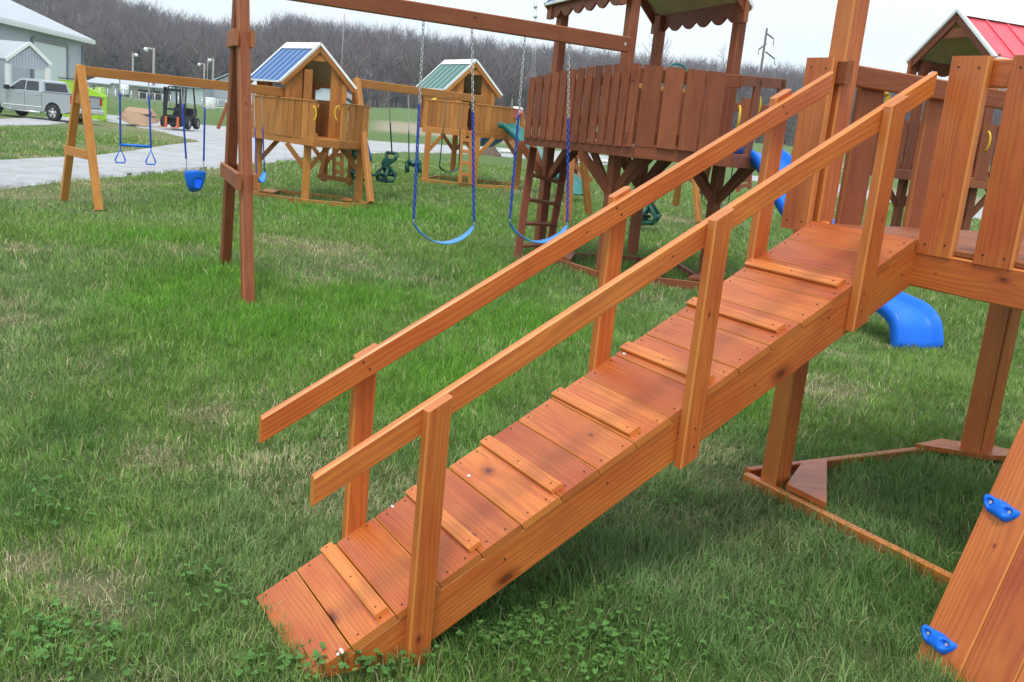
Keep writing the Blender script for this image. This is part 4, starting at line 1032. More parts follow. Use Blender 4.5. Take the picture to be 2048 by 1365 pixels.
def glider(loc, d, label, scale=1., chains=()):
    """two-seat glider: back-to-back moulded frames"""
    T = thing('glider_swing', label, 'glider', loc); d = d.normalized(); n_ = V(-d.y, d.x, 0); s = scale
    def P(u, v_, z): return loc+d*u*s+n_*v_*s+UP*z*s
    for sg in (-1, 1):
        mb = MB()
        for v_ in (-.17, .17):
            mb.tube([P(.20*sg, v_, .0), P(.36*sg, v_, .02), P(.42*sg, v_, .12), P(.30*sg, v_*.7, .27), P(.26*sg, v_*.6, .33), P(.38*sg, v_, .46), P(.40*sg, v_*1.1, .56)], .038*s, 6)
            mb.tube([P(.20*sg, v_, .0), P(.18*sg, v_, .13), P(.27*sg, v_*.6, .27)], .036*s, 6)
        for (u, z) in ((.36, .01), (.41, .12), (.40, .56), (.20, .0), (.18, .13)): mb.tube([P(u*sg, -.18, z), P(u*sg, .18, z)], .034*s, 6)
        mb.prism([P(.24*sg, -.10, .26), P(.24*sg, .10, .26), P(.34*sg, .15, .45), P(.34*sg, -.15, .45)], d*.03*sg); mb.prism([P(.30*sg, -.13, .16), P(.30*sg, .13, .16), P(.25*sg, .1, .3), P(.25*sg, -.1, .3)], d*.03*sg)
        mb.build('seat', GREEN_P, T)
    mb = MB(); mb.tube([P(-.3, 0, .1), P(.3, 0, .1)], .028*s, 8); mb.build('bar', GREEN_P, T)
    for (tx, u) in chains:
        mb = MB(); e = P(u, 0, .55 if abs(u) > .3 else .5); m_ = tx.lerp(e, .5); rope(mb, tx, m_, .009, 0); rope(mb, m_, e, .015, 1); mb.build('chain', [STEEL, GREEN_P], T)
    return T
def set_green():
    k = 1.02; T = thing('wooden_playset', 'golden wooden playset with green metal roofed playhouse, farther back in the middle', 'playset', (-.6, 22, .15))
    a = V(.97, .22, 0); b = V(-.5, .87, 0); Oc = at(895, 176, 21.6); zd = 1.35; zg = .15
    house_set(T, k, Oc, a, b, 1.12, 1.55, zd, 2.21, 2.81, zg, R_GREEN)
    C0 = at(933, 262, 21.0); Le = at(846, 255, 21.6); E1 = at(945, 263, 21.1); E2 = at(1025, 270, 21.8); Bk = at(960, 245, 24.0)
    deckpoly(T, [Le, C0, E1, E2, Bk], zd, .12, W_GOLD)
    tz = zd+.55; panel(T, Le, C0, zd-.03, tz, 10, .93, W_GOLD); panel(T, E1, E2, zd-.03, tz, 7, .93, W_GOLD)
    for px, py, Y in ((850, 356, 21.3), (947, 368, 21.0), (1033, 370, 21.6), (905, 340, 23.4)):
        p = at(px, py, Y); mb = MB(); mb.board(xy(p)+UP*(p.z-.05), xy(p)+UP*(zd-.1), .12, .1, V(1, .2, 0), .004); mb.build('tower_post', W_GOLD, T)
        for s in (-1, 1):
            if (s < 0 and px == 850) or (s > 0 and px == 1033): continue
            mb = MB(); mb.board(xy(p)+UP*(zd-.48)+V(.04*s, 0, 0), xy(p)+UP*(zd-.1)+V(.34*s, .05*s, 0), .08, .034, UP, .004); mb.build('corner_brace', W_GOLD, T)
    ladder(T, at(920, 366, 20.8), at(923, 268, 20.95), at(940, 369, 20.8), at(942, 270, 20.95), 4, W_GOLD, .075)
    ground_ring(T, [at(842, 356, 21.2), at(955, 368, 20.9), at(1038, 370, 21.5), at(1030, 362, 22.6), at(875, 349, 22.8)], .08, W_GOLD)
    mb = MB(); p = at(955, 225, 21.3); mb.board(xy(p)+UP*zd, xy(p)+UP*(2.1), .11, .09, V(1, 0, 0), .004); mb.build('tower_post', W_GOLD, T)
    # swing beam in front of the house and its A-frame near the blue playset
    f1 = at(742, 402, 16.4); f2 = at(700, 366, 18.6); ap = at(717, 174, 17.5); e = at(963, 193, 20.3); z = (ap.z+e.z)/2
    p, q = xy(ap)+UP*z, xy(e)+UP*z; mb = MB(); mb.board(p-(q-p).normalized()*.1, q, .142, .085, UP, .006); mb.build('swing_beam', W_GOLD, T)
    bd = (q-p).normalized()
    for f in (f1, f2):
        mb = MB(); mb.board(f-UP*.03, p-bd*.05+UP*.07, .1, .088, bd, .006); mb.build('swing_leg', W_GOLD, T)
    def bp(px):
        best = None
        for i in range(300):
            c = p.lerp(q, i/299); kk = c-Vector(O); x = 1024+FPX*np.dot(RM[0], kk)/np.dot(RM[2], kk)
            if best is None or abs(x-px) < best[0]: best = (abs(x-px), c)
        return best[1]-UP*.07
    g = at(752, 361, 18.3); ta, tb_, tc = bp(743), bp(752), bp(777)
    glider(V(g.x-.05, g.y, g.z), V(.75, .65, 0), 'green two seat glider hanging beside the blue roofed playset', .92, ((ta, -.40), (tc, .40)))
    # toddler half-bucket swing, and belt swing under the deck
    t1 = bp(817); t2 = bp(838); s1, s2 = at(818, 325, t1.y), at(836, 325, t2.y)
    R_ = thing('bucket_swing', 'small dark green bucket swing hanging from the golden beam', 'swing', (s1+s2)/2-UP*.2)
    mb = MB(); c = (s1+s2)/2; mb.tube([c-V(.12, 0, 0), c+V(.0, 0, -.03), c+V(.14, 0, 0)], .06, 8); mb.tube([c-V(.12, 0, 0), c+V(-.10, -.03, -.2)], .045, 8); mb.tube([c+V(.12, 0, 0), c+V(.13, -.03, -.18)], .04, 8); mb.build('seat', GREEN_P, R_)
    for t_, s_ in ((t1, s1), (t2, s2)):
        mb = MB(); m_ = t_.lerp(s_, .55); rope(mb, t_, m_, .008, 0); rope(mb, m_, s_, .013, 1); mb.build('chain', [STEEL, GREEN_P], R_)
    t1 = bp(893); t2 = bp(922); s1, s2 = at(879, 333, t1.y+.3), at(918, 335, t2.y+.3)
    belt_swing(t1, t2, s1, s2, .10, 'dark green belt swing hanging in front of the green roofed playset', GREEN_P, GREEN_P, False)
    # slides: a short blue one behind, a long teal one to the right
    slide(T, [at(1012, 262, 23.2), at(1000, 268, 23.4), at(985, 280, 23.8), at(968, 289, 24.4), at(963, 291, 24.8)], .42, BLUE, .08)
    t0 = at(1012, 262, 21.6); e = at(1143, 384, 20.4); 
    slide(T, [at(1006, 255, 21.5), at(1022, 258, 21.4), at(1050, 285, 21.1), at(1080, 322, 20.8), at(1105, 345, 20.6), at(1125, 352, 20.3), at(1140, 366, 19.9), at(1146, 380, 19.6), at(1147, 388, 19.5)], .42, TEAL, .09)
    mb = MB(); c = at(861, 202, 21.8); mb.tube([c, c+V(.14, -.05, .04)], [.03, .045], 8); mb.build('telescope', YELLOW, T)
set_green()

def set_red():
    T = thing('wooden_playset', 'brown playset with red metal gable roof seen behind the ramp tower on the right', 'playset', at(1880, 446, 15.2))
    L_ = V(5.12, 14.05, 0); a = V(.28, -.96, 0).normalized(); b = V(.93, .36, 0).normalized(); w = 1.55; l = 2.1; ze = 2.96; za = 3.53
    zd = 1.48; zg = .08
    posts = [xy(L_)+a*.12+b*.1, xy(L_)+a*(w-.06)+b*.1, xy(L_)+a*.12+b*(l-.1), xy(L_)+a*(w-.06)+b*(l-.1)]
    for p in posts:
        mb = MB(); mb.board(p+UP*(zg-.1), p+UP*ze, .1, .1, a, .005); mb.build('tower_post', W_DARK, T)
    roof(T, xy(L_), a, w, b, l, ze, za, R_RED, R_UNDER, W_DARK, .05, nrib=6)
    for s in (0, 1):
        p = xy(L_)+a*s*w+UP*ze; wave(p, p+b*l, 6, .10, 0, .07).build('scalloped_valance', W_DARK, T)
        mb = MB(); mb.board(p-UP*.2, p+UP*.02, .14, .05, b, .005); mb.build('valance_block', W_DARK, T)
    A0 = at(1738, 338, 14.6); A1 = at(1925, 355, 12.3); A2 = at(2120, 378, 13.0); A3 = A2+V(-.3, 2.2, 0); A4 = A0+V(.8, 1.0, 0)
    deckpoly(T, [A0, A1, A2, A3, A4], zd, .13, W_DARK)
    panel(T, A0, A1, zd-.02, zd+.66, 8, .72, W_DARK, False); panel(T, A1+V(.14, 0.05, 0), A2, zd-.02, zd+.66, 6, .84, W_DARK, False); panel(T, A4, A3, zd, zd+.7, 8, .6, W_DARK, False)
    handle(T, at(1969, 303, 12.3), V(1, 0, 0), V(.3, -1, 0), .24)
    for p in posts:
        for s in (-1, 1):
            mb = MB(); mb.board(p+UP*(zd-.5)+b*s*.04, p+UP*(zd-.12)+b*s*.38, .085, .034, UP, .004); mb.build('corner_brace', W_DARK, T)
    mb = MB(); c = at(1776, 190, 14.3); mb.tube([c, c-V(.16, .05, -.03)], [.03, .055], 8); mb.board(c-UP*.2, c, .05, .05, a); mb.build('telescope', YELLOW, T)
    mb = MB(); p = at(1830, 232, 14.6); mb.board(xy(p)+UP*zd, p, .09, .09, a); mb.build('newel_post', W_GOLD, T)
set_red()

def golden_swingset():
    T = thing('swing_set', 'golden wooden A-frame swing set glimpsed under the dark centre playset', 'swing set', at(1390, 440, 18.0))
    f1 = at(1398, 440, 17.6); f2 = at(1352, 405, 19.6); ap = at(1380, 190, 18.4); z = ap.z; p = xy(ap)+UP*z; q = xy(at(1150, 160, 17.0))+UP*z
    mb = MB(); mb.board(p, q, .15, .088, UP, .005); mb.build('swing_beam', W_GOLD, T); bd = (q-p).normalized()
    for f in (f1, f2): mb = MB(); mb.board(f-UP*.05, p, .11, .088, bd, .005); mb.build('swing_leg', W_GOLD, T)
    u, v_ = f1.lerp(p, .3), f2.lerp(p, .3); mb = MB(); mb.board(u, v_, .13, .034, UP, .004); mb.build('cross_brace', W_GOLD, T)
    g1 = at(1140, 400, 16.2); g2 = at(1185, 385, 17.6)
    for f in (g1, g2): mb = MB(); mb.board(V(f.x, f.y, gz(f.x, f.y)-.05), q, .11, .088, bd, .005); mb.build('swing_leg', W_GOLD, T)
    g = at(1263, 442, 15.9); c1 = at(1270, 180, 17.5); c1.z = z-.07
    glider(V(g.x, g.y, g.z), V(.9, -.3, 0), 'green two seat glider hanging under the dark centre playset', 1.0, ((V(c1.x+.3, c1.y, c1.z), .40), (V(c1.x-.35, c1.y, c1.z), -.40)))
golden_swingset()
def far_bits():
    # belt swing under the dark set
    t1, t2 = at(1408, 330, 16.6), at(1462, 330, 16.6); s1, s2 = at(1403, 398, 16.6), at(1458, 402, 16.6)
    T = thing('swing_set', 'distant dark brown swing beam with ladder seen between the two ramp handrails', 'swing set', at(1480, 385, 22))
    ladder(T, at(1476, 384, 21.5), at(1479, 320, 21.5), at(1499, 378, 21.7), at(1502, 320, 21.7), 5, W_DARK, .09)
    P, Q = at(1380, 205, 16.6), at(1560, 222, 16.6); Q.z = P.z; mb = MB(); mb.board(P, Q, .14, .088, UP, .004); mb.build('swing_beam', W_DARK, T)
    for x, y in ((1404, 386), (1560, 400)):
        f = at(x, y, 17.6); mb = MB(); mb.board(f, V(f.x, 16.7, P.z), .09, .09, UP.cross(V(0, 1, 0)), .004); mb.build('swing_leg', W_DARK, T)
    t1.z = t2.z = P.z-.07; belt_swing(t1, t2, V(s1.x, s1.y, s1.z), V(s2.x, s2.y, s1.z), .14, 'dark green belt swing seen between the ramp handrails', GREEN_P, GREEN_P, False)
    # short golden stair with rails behind the teal slide
    T = thing('wooden_stairs', 'orange wooden steps with slanting handrails beyond the teal slide', 'steps', at(1165, 372, 23.5))
    for (x0, y0, x1, y1, Y) in ((1142, 296, 1186, 342, 23.2), (1136, 320, 1184, 362, 23.2), (1132, 338, 1166, 360, 24.0)):
        mb = MB(); mb.board(at(x0, y0, Y), at(x1, y1, Y), .10, .05, UP, .004); mb.build('handrail', W_RED2, T)
    for (x0, y0, x1, y1) in ((1167, 374, 1170, 322), (1150, 355, 1153, 300)): mb = MB(); mb.board(at(x0, y0, 23.3), at(x1, y1, 23.3), .10, .06, V(1, 0, 0), .004); mb.build('handrail_post', W_RED2, T)
    mb = MB(); mb.board(at(1122, 325, 23.8), at(1162, 362, 23.4), .5, .04, V(.6, 1, 0), .004); mb.build('ramp_deck', W_RED2, T)
    # little red and white topped set at the back
    T = thing('wooden_playset', 'small far playset with red and white canopy beside the green slide top', 'playset', at(1033, 300, 30))
    for x in (1025, 1042): mb = MB(); mb.board(at(x, 300, 29.6), at(x+3, 226, 29.6), .13, .1, V(1, 0, 0)); mb.build('tower_post', W_GOLD, T)
    mb = MB(); mb.board(at(1018, 268, 29.7), at(1052, 270, 29.7), .5, .1, UP); mb.build('deck', W_GOLD, T)
    mb = MB(); c = [at(1026, 215, 29.2), at(1038, 215, 29.2), at(1040, 228, 29.2), at(1034, 236, 29.2), at(1020, 236, 29.2)]; mb.prism(c, V(.1, .9, 0)); mb.build('roof', R_RED, T)
    mb = MB(); c = [at(1027, 213, 29.15), at(1038, 214, 29.15), at(1039, 218, 29.1), at(1026, 218, 29.1)]; mb.prism(c, V(.1, .9, 0)); mb.build('trim', WHITE, T)
    o = selfcenter(mbx := None) if False else None
    # dirt pile
    r = np.random.default_rng(2); mb = MB(); c = at(981, 309, 27.5); vs = []; fs = []; NA, NR = 18, 6
    for i in range(NR+1):
        for j in range(NA):
            t = i/NR; a_ = j/NA*6.283; vs.append((c.x+math.cos(a_)*.22*t*1.5*(1+r.normal()*.08), c.y+math.sin(a_)*.5*t*(1+r.normal()*.08), c.z+.30*(1-t)**.9*(1+r.normal()*.10)-.03))
    for i in range(NR):
        for j in range(NA): fs.append((i*NA+j, (i+1)*NA+j, (i+1)*NA+(j+1) % NA, i*NA+(j+1) % NA))
    mb.mesh(vs, fs, smooth=False); tag(selfcenter(mb.build('dirt_pile', plain('brown_soil', (.13, .085, .065), .95, var=.3, scale=9, bump=.5))), 'small brown heap of soil on the lawn edge by the gravel drive', 'soil heap')
    # long white pipes lying beyond
    for k, (x0, y0, x1, y1, Y, lab) in enumerate(((1000, 303, 1062, 306, 34, 'long white pipe lying on the grass behind the green roofed playset'), (1150, 318, 1228, 325, 34, 'long white pipe lying on the grass behind the dark centre playset legs'))):
        mb = MB(); mb.tube([at(x0, y0, Y), at(x1, y1, Y)], .06, 10); tag(selfcenter(mb.build('pipe', WHITE)), lab, 'pipe')
    # upright slat of a wooden A-frame by the drive (far left)
    T = thing('swing_set', 'small orange wooden A-frame standing by the gravel track, left of the dark swing legs', 'swing set', at(445, 257, 40))
    mb = MB(); mb.board(at(436, 258, 40), at(456, 208, 40), .12, .1, V(1, 0, 0)); mb.build('swing_leg', W_RED2, T)
    mb = MB(); mb.board(at(472, 262, 40), at(458, 208, 40), .12, .1, V(1, 0, 0)); mb.build('swing_leg', W_RED2, T)
    mb = MB(); mb.board(at(452, 209, 40), at(520, 214, 42), .14, .1, UP); mb.build('swing_beam', W_RED2, T)
far_bits()

# ================================================================== BUILDINGS, VEHICLES, POLES
def siding(name, col, axis=0, pitch=.23):
    m, nt, N, L, B = newmat(name); tc = N.new('ShaderNodeTexCoord'); sp = N.new('ShaderNodeSeparateXYZ'); L.new(tc.outputs['Object'], sp.inputs[0])
    u = math_(nt, 'ADD', sp.outputs[0], sp.outputs[1]); s = math_(nt, 'FRACT', math_(nt, 'DIVIDE', u, pitch)); rib = maprange(nt, math_(nt, 'ABSOLUTE', math_(nt, 'SUBTRACT', s, .5)), .3, .48)
    f = noise(nt, tc.outputs['Object'], .6, 4, .6); c = mixc(nt, f, tuple(v*.9 for v in col), tuple(min(1, v*1.07) for v in col)); L.new(c, B.inputs['Base Color']); B.inputs['Roughness'].default_value = .5
    bp = N.new('ShaderNodeBump'); bp.inputs['Distance'].default_value = .03; L.new(rib, bp.inputs['Height']); L.new(bp.outputs[0], B.inputs['Normal']); return m
SIDE = siding('grey_ribbed_siding', (.53, .56, .66)); SIDEW = siding('white_ribbed_siding', (.72, .76, .82))
def barn():
    c = at(165, 218, 80); l = at(0, 230, 63); c.z = l.z = -.6; T = thing('metal_barn', 'large grey metal barn with white roll-up door behind the pickup truck', 'barn', c)
    d = (l-c); d.z = 0; d.normalize(); n_ = V(-abs(d.y), 0, 0); n_ = V(d.y, -d.x, 0); n_ = n_ if n_.x < 0 else -n_    # away from the camera: to the left
    e = c+d*32; H = 5.0
    mb = MB(); mb.face([c, c+UP*(H+.6), e+UP*(H+.6), e]); dd = n_*16
    ap = c+n_*8+UP*(H+.6+3.0); mb.face([c, c+dd, c+dd+UP*(H+.6), ap, c+UP*(H+.6)]); mb.face([e, e+UP*(H+.6), ap+(e-c), e+dd+UP*(H+.6), e+dd]); mb.face([c+dd, e+dd, e+dd+UP*(H+.6), c+dd+UP*(H+.6)])
    mb.build('wall', SIDE, T)
    mb = MB(); E1_ = c-n_*.7-d*.7+UP*(H+.42); E2_ = e-n_*.7+d*.7+UP*(H+.42); R1 = ap-d*.7+UP*.08; R2 = ap+(e-c)+d*.7+UP*.08
    mb.prism([E1_, E2_, R2, R1], UP*.12); F1 = c+dd+n_*.7-d*.7+UP*(H+.42); F2 = e+dd+n_*.7+d*.7+UP*(H+.42); mb.prism([R1, R2, F2, F1], UP*.12)
    ro = mb.build('roof', GREYROOF, T)
    mb = MB(); mb.board(E1_-UP*.08, E2_-UP*.08, .30, .16, UP, .02); mb.board(E1_-UP*.05, R1-UP*.05, .26, .05, UP, .01); mb.build('gutter', WHITE, ro)
    mb = MB(); mb.board(c+UP*.0-n_*.1+d*.3, c+UP*H-n_*.1+d*.3, .14, .14, d, .02); mb.build('downspout', plain('slate_trim', (.2, .25, .28), .5), T)
    # roll-up door
    def onwall(px, py):
        dr = Vector(ray(px, py)); t = (c-Vector(O)).dot(n_)/dr.dot(n_); return Vector(O)+dr*t
    a1, a2 = onwall(64, 82), onwall(131, 95); z1 = (a1.z+a2.z)/2
    mb = MB(); q = -n_*.06; A1, A2 = xy(a1)+q, xy(a2)+q; mb.face([A2+UP*c.z, A2+UP*z1, A1+UP*z1, A1+UP*c.z]); do = mb.build('door', plain('white_door', (.76, .82, .88), .4, var=.03), T)
    mb = MB(); w = .32
    mb.board(A2+UP*c.z-d*w*.5-n_*.02, A2+UP*(z1+.2)-d*w*.5-n_*.02, w, .14, d, .01); mb.board(A2+UP*(z1+.15)-n_*.02, A1+UP*(z1+.15)-n_*.02, .28, .14, UP, .01); mb.board(A1+UP*c.z+d*w*.5-n_*.02, A1+UP*(z1+.2)+d*w*.5-n_*.02, w, .14, d, .01); mb.build('door_frame', plain('grey_door_trim', (.26, .27, .28), .6), do)
    # porch
    P = thing('porch', 'small gabled porch with white posts in front of the grey barn', 'porch', at(50, 215, 56))
    Y0 = 57; L1, R1_, AP = at(12, 119, Y0-1.5), at(103, 131, Y0+.5), at(60, 88, Y0-.5); ze = (L1.z+R1_.z)/2; L1.z = R1_.z = ze; bk = V(-3.6, 1.0, 0)*1.4
    mb = MB(); mb.prism([L1, AP, AP+bk, L1+bk], UP*.08); mb.prism([R1_, AP, AP+bk, R1_+bk], UP*.08); mb.build('roof', GREYROOF, P)
    mb = MB(); f = V(.1, -.35, 0)*.3; mb.board(L1+f, AP+f+UP*.03, .2, .08, UP, .01); mb.board(AP+f+UP*.03, R1_+f, .2, .08, UP, .01); mb.build('trim', WHITE, P)
    ins = (R1_-L1)*.07; mb = MB(); zz = ze-.35; mb.prism([L1+ins, AP-UP*.18, R1_-ins, xy(R1_-ins)+UP*zz, xy(L1+ins)+UP*zz], V(-.1, .12, 0)); mb.build('gable', SIDE, P)
    for p in (L1+ins*.6, R1_-ins*1.2, L1+ins*.6+bk*.8):
        mb = MB(); mb.board(xy(p)+UP*-.5, xy(p)+UP*(ze-.2), .26, .26, V(1, 0, 0), .01); mb.build('post', WHITE, P)
barn()

def wheel(par, c, ax, r, w, tyre, rim):
    mb = MB(); ax = ax.normalized(); u = ax.cross(UP).normalized(); v_ = u.cross(ax); n = 28; vs = []; fs = []
    prof = [(-w/2, r*.62), (-w/2, r*.92), (-w*.36, r), (w*.36, r), (w/2, r*.92), (w/2, r*.62)]
    for k in range(n):
        t = 2*math.pi*k/n
        for (x, q) in prof: vs.append(c+ax*x+(u*math.cos(t)+v_*math.sin(t))*q)
    m = len(prof)
    for k in range(n):
        for j in range(m-1): fs.append((k*m+j, k*m+j+1, ((k+1) % n)*m+j+1, ((k+1) % n)*m+j))
    mb.mesh(vs, fs); ty = mb.build('tyre', tyre, par)
    mb = MB(); o_ = c+ax*w*.36
    mb.tube([o_-ax*.02+(u*math.cos(k*.3142)+v_*math.sin(k*.3142))*r*.6 for k in range(20)], r*.06, 6, closed=True)
    for k in range(5): t = k*1.2566+.3; e = (u*math.cos(t)+v_*math.sin(t)); mb.board(o_, o_+e*r*.6, r*.26, .05, e.cross(ax), .01)
    mb.tube([o_, o_+ax*.05], r*.16, 10); mb.build('rim', rim, ty)
def truck():
    paint, _nt, _N, _L, _B = newmat('silver_car_paint'); _B.inputs['Base Color'].default_value = (.46, .49, .53, 1); _B.inputs['Metallic'].default_value = .5; _B.inputs['Roughness'].default_value = .38; _B.inputs['Coat Weight'].default_value = .4; glass = plain('dark_car_glass', (.012, .016, .02), .08, spec=.8, var=.0); tyre = plain('tyre_rubber', (.02, .02, .02), .8); rim = plain('alloy_rim', (.62, .62, .64), .3, .7); blk = plain('black_trim', (.02, .02, .022), .6)
    red = plain('tail_lamp_red', (.5, .015, .02), .25)
    h = V(-.955, .29, 0).normalized(); s_ = V(-h.y, h.x, 0); s_ = s_ if s_.y < 0 else -s_     # s_: towards the visible (near) side
    w0 = at(105, 243, 44.5); kk_ = .92; zg = w0.z; org = xy(w0)+UP*zg-s_*0   # ground under the near rear wheel centre
    T = thing('pickup_truck', 'silver crew cab pickup truck parked before the grey barn', 'truck', org)
    def P(x, y, z): return org+(h*x-s_*y+UP*z)*kk_      # x forward from rear axle, y inward from the near side
    W_ = 1.98
    def side(pts, y0, y1, tz=0): pass
    # lower body side profile with wheel arches
    def arch(cx, r, n=9): return [(cx+r*math.cos(math.pi*k/(n-1)), .42+r*math.sin(math.pi*k/(n-1))*.98) for k in range(n)]
    low = [(-1.22, .55)]+[(-.62, .42)]+arch(0, .50)[::-1]+[(.9, .42), (3.0, .42)]+arch(3.65, .50)[::-1]+[(4.3, .42), (4.65, .55), (4.68, 1.05), (4.5, 1.20), (3.0, 1.30), (.62, 1.34), (-1.22, 1.34)]
    def strip(prof, y0, y1, matname='body', par=T, m=paint, ins=0):
        mb = MB(); n = len(prof); a = [P(x, y0, z) for x, z in prof]; b = [P(x, y1, z) for x, z in prof]
        for i in range(n): j = (i+1) % n; mb.face([a[i], a[j], b[j], b[i]])
        mb.face(a); mb.face(b[::-1]); return mb.build(matname, m, par)
    body = strip(low, 0, W_)
    # cab greenhouse, tapered
    mb = MB(); g0 = [(.62, 1.33), (3.02, 1.29), (2.12, 1.88), (1.85, 1.93), (.95, 1.93), (.74, 1.86)]
    def yy(z): return .04+max(0, z-1.3)*.26
    a = [P(x, yy(z), z) for x, z in g0]; b = [P(x, W_-yy(z), z) for x, z in g0]
    for i in range(6): j = (i+1) % 6; mb.face([a[i], a[j], b[j], b[i]])
    mb.face(a); mb.face(b[::-1]); cab = mb.build('cab', paint, T)
    def gl(pts, y_in=0., name='window'):
        mb = MB(); c_ = [P(x, yy(z)-.012, z) for x, z in pts]; mb.face(c_); mb.face([p-s_*0.004 for p in c_][::-1]); return mb.build(name, glass, cab)
    gl([(.88, 1.38), (1.66, 1.37), (1.66, 1.82), (.98, 1.82)]); gl([(1.74, 1.37), (2.72, 1.36), (2.12, 1.78), (1.95, 1.83), (1.74, 1.83)])
    mb = MB(); mb.face([P(.655-.02, .22, 1.40), P(.655-.02, W_-.22, 1.40), P(.73-.012, W_-.30, 1.80), P(.73-.012, .30, 1.80)]); mb.build('rear_window', glass, cab)
    # bed rail cap, bed interior, door seams, handles, sill chrome
    mb = MB(); mb.board(P(-1.2, .04, 1.35), P(.6, .04, 1.35), .08, .03, s_, .008); mb.board(P(-1.2, W_-.04, 1.35), P(.6, W_-.04, 1.35), .08, .03, s_, .008); mb.face([P(-1.15, .1, 1.346), P(.58, .1, 1.346), P(.58, W_-.1, 1.346), P(-1.15, W_-.1, 1.346)]); mb.build('bed_liner', blk, T)
    for x in (.66, 1.70, 2.78):
        mb = MB(); mb.board(P(x, -.004, .5), P(x, -.004, 1.33), .012, .006, h, .001); mb.build('door_seam', blk, body)
    for x in (.98, 2.02): mb = MB(); mb.board(P(x-.11, -.02, 1.20), P(x+.11, -.02, 1.20), .035, .03, UP, .008); mb.build('door_handle', rim, body)
    mb = MB(); mb.board(P(.62, -.012, .62), P(3.0, -.012, .60), .035, .02, UP, .004); mb.build('side_moulding', WHITE, body)
    mb = MB(); mb.tube([P(.7, -.05, .36), P(2.9, -.05, .36)], .04, 8); mb.build('step_bar', rim, T)
    mb = MB(); mb.board(P(2.55, -.16, 1.42), P(2.72, -.14, 1.42), .2, .2, UP, .05); mb.build('mirror', blk, cab)
    # tail: lamps, tailgate lines, bumper
    for y in (-.006, W_-.14):
        mb = MB(); mb.box((0, 0, 0), (1, 1, 1), M=Matrix.Translation(P(-1.235, y, .93)) @ Matrix(((h.x*.16, -s_.x*.15, 0, 0), (h.y*.16, -s_.y*.15, 0, 0), (0, 0, .34, 0), (0, 0, 0, 1)))); mb.build('tail_light', red, T)
    mb = MB(); mb.board(P(-1.232, .17, 1.30), P(-1.232, W_-.17, 1.30), .03, .01, UP, .002); mb.board(P(-1.232, .17, .78), P(-1.232, W_-.17, .78), .02, .01, UP, .002); mb.board(P(-1.236, W_/2-.16, 1.1), P(-1.236, W_/2+.16, 1.1), .09, .02, UP, .004); mb.build('tailgate_trim', blk, body)
    mb = MB(); mb.board(P(-1.33, .05, .60), P(-1.33, W_-.05, .60), .20, .18, UP, .03); mb.build('bumper', plain('chrome_bumper', (.7, .72, .74), .18, .8), T)
    for (x, y, sg) in ((0, .12, 1), (3.65, .12, 1), (0, W_-.12, -1), (3.65, W_-.12, -1)): wheel(T, P(x, y, .405), s_*sg, .372, .25, tyre, rim)
truck()
def dumpster():
    lime = plain('lime_green_paint', (.36, .62, .03), .45, var=.06); Y = 52; c = at(165, 238, Y); zg = c.z; T = thing('dumpster', 'lime green dumpster with sloping lid beside the pickup truck', 'dumpster', c)
    u = V(.93, .36, 0).normalized(); v_ = V(-.36, .93, 0)
    def P(x, y, z): return xy(c)+u*x+v_*y+UP*(zg+z)
    x0, x1 = -1.15, 1.12; mb = MB(); prof = [(x0, 0), (x1, 0), (x1, 1.30), (x1-.5, 1.45), (-.35, 1.9), (x0, 1.9)]
    mb.prism([P(x, 0, z) for x, z in prof], v_*1.6); mb.build('body', lime, T)
    mb = MB(); mb.board(P(x0-.05, -.03, 1.22), P(x1+.06, -.03, 1.22), .10, .08, UP, .01)
    for x in (x0+.3, 0, x1-.35, x1-.03): mb.board(P(x, -.03, .06), P(x, -.03, 1.2), .09, .06, u, .01)
    mb.build('rib', lime, T)
    mb = MB(); mb.board(P(x1-.75, -.075, .75), P(x1-.35, -.075, .75), .42, .01, UP, .004); mb.build('sign_plate', DARK, T)
    mb = MB(); lid = [P(x0, -.05, 1.95), P(-.33, -.05, 1.95), P(-.33, 1.6, 1.95), P(x0, 1.6, 1.95)]; mb.prism(lid, UP*.05); mb.build('lid', plain('black_lid', (.03, .03, .03), .5), T)
dumpster()
def cardboard():
    card = plain('brown_cardboard', (.40, .26, .17), .85, var=.08); Y = 49
    T = thing('cardboard_heap', 'heap of large folded brown cardboard lying beside the forklift', 'cardboard', at(280, 248, Y))
    def sh(pts, name, th=.03):
        mb = MB(); n = (pts[1]-pts[0]).cross(pts[2]-pts[0]).normalized()*th; mb.prism(pts, n); return mb.build(name, card, T)
    dk = bpy.data.materials['opening_shade_and_dark_sign']
    sh([at(243, 227, Y-.1), at(250, 219, Y+.1), at(262, 222, Y+.1), at(292, 233, Y-.2), at(288, 250, Y-.5), at(262, 248, Y-.5), at(243, 240, Y-.2)], 'front_sheet')
    sh([at(292, 233, Y-.2), at(322, 239, Y), at(316, 246, Y-.1), at(288, 250, Y-.5)], 'front_sheet')
    sh([at(249, 219, Y+.2), at(257, 214, Y+1.3), at(305, 219, Y+1.3), at(300, 228, Y+.7), at(286, 229, Y+.5)], 'top_sheet')
    sh([at(257, 214, Y+1.3), at(305, 219, Y+1.3), at(312, 240, Y+1.4), at(252, 234, Y+1.4)], 'back_sheet')
    sh([at(305, 219, Y+1.1), at(316, 233, Y+1.1), at(303, 233, Y+.6)], 'side_flap')
    sh([at(232, 236, Y+.4), at(250, 235, Y+.6), at(300, 251, Y-.6), at(285, 252, Y-.7)], 'bottom_sheet')
cardboard()
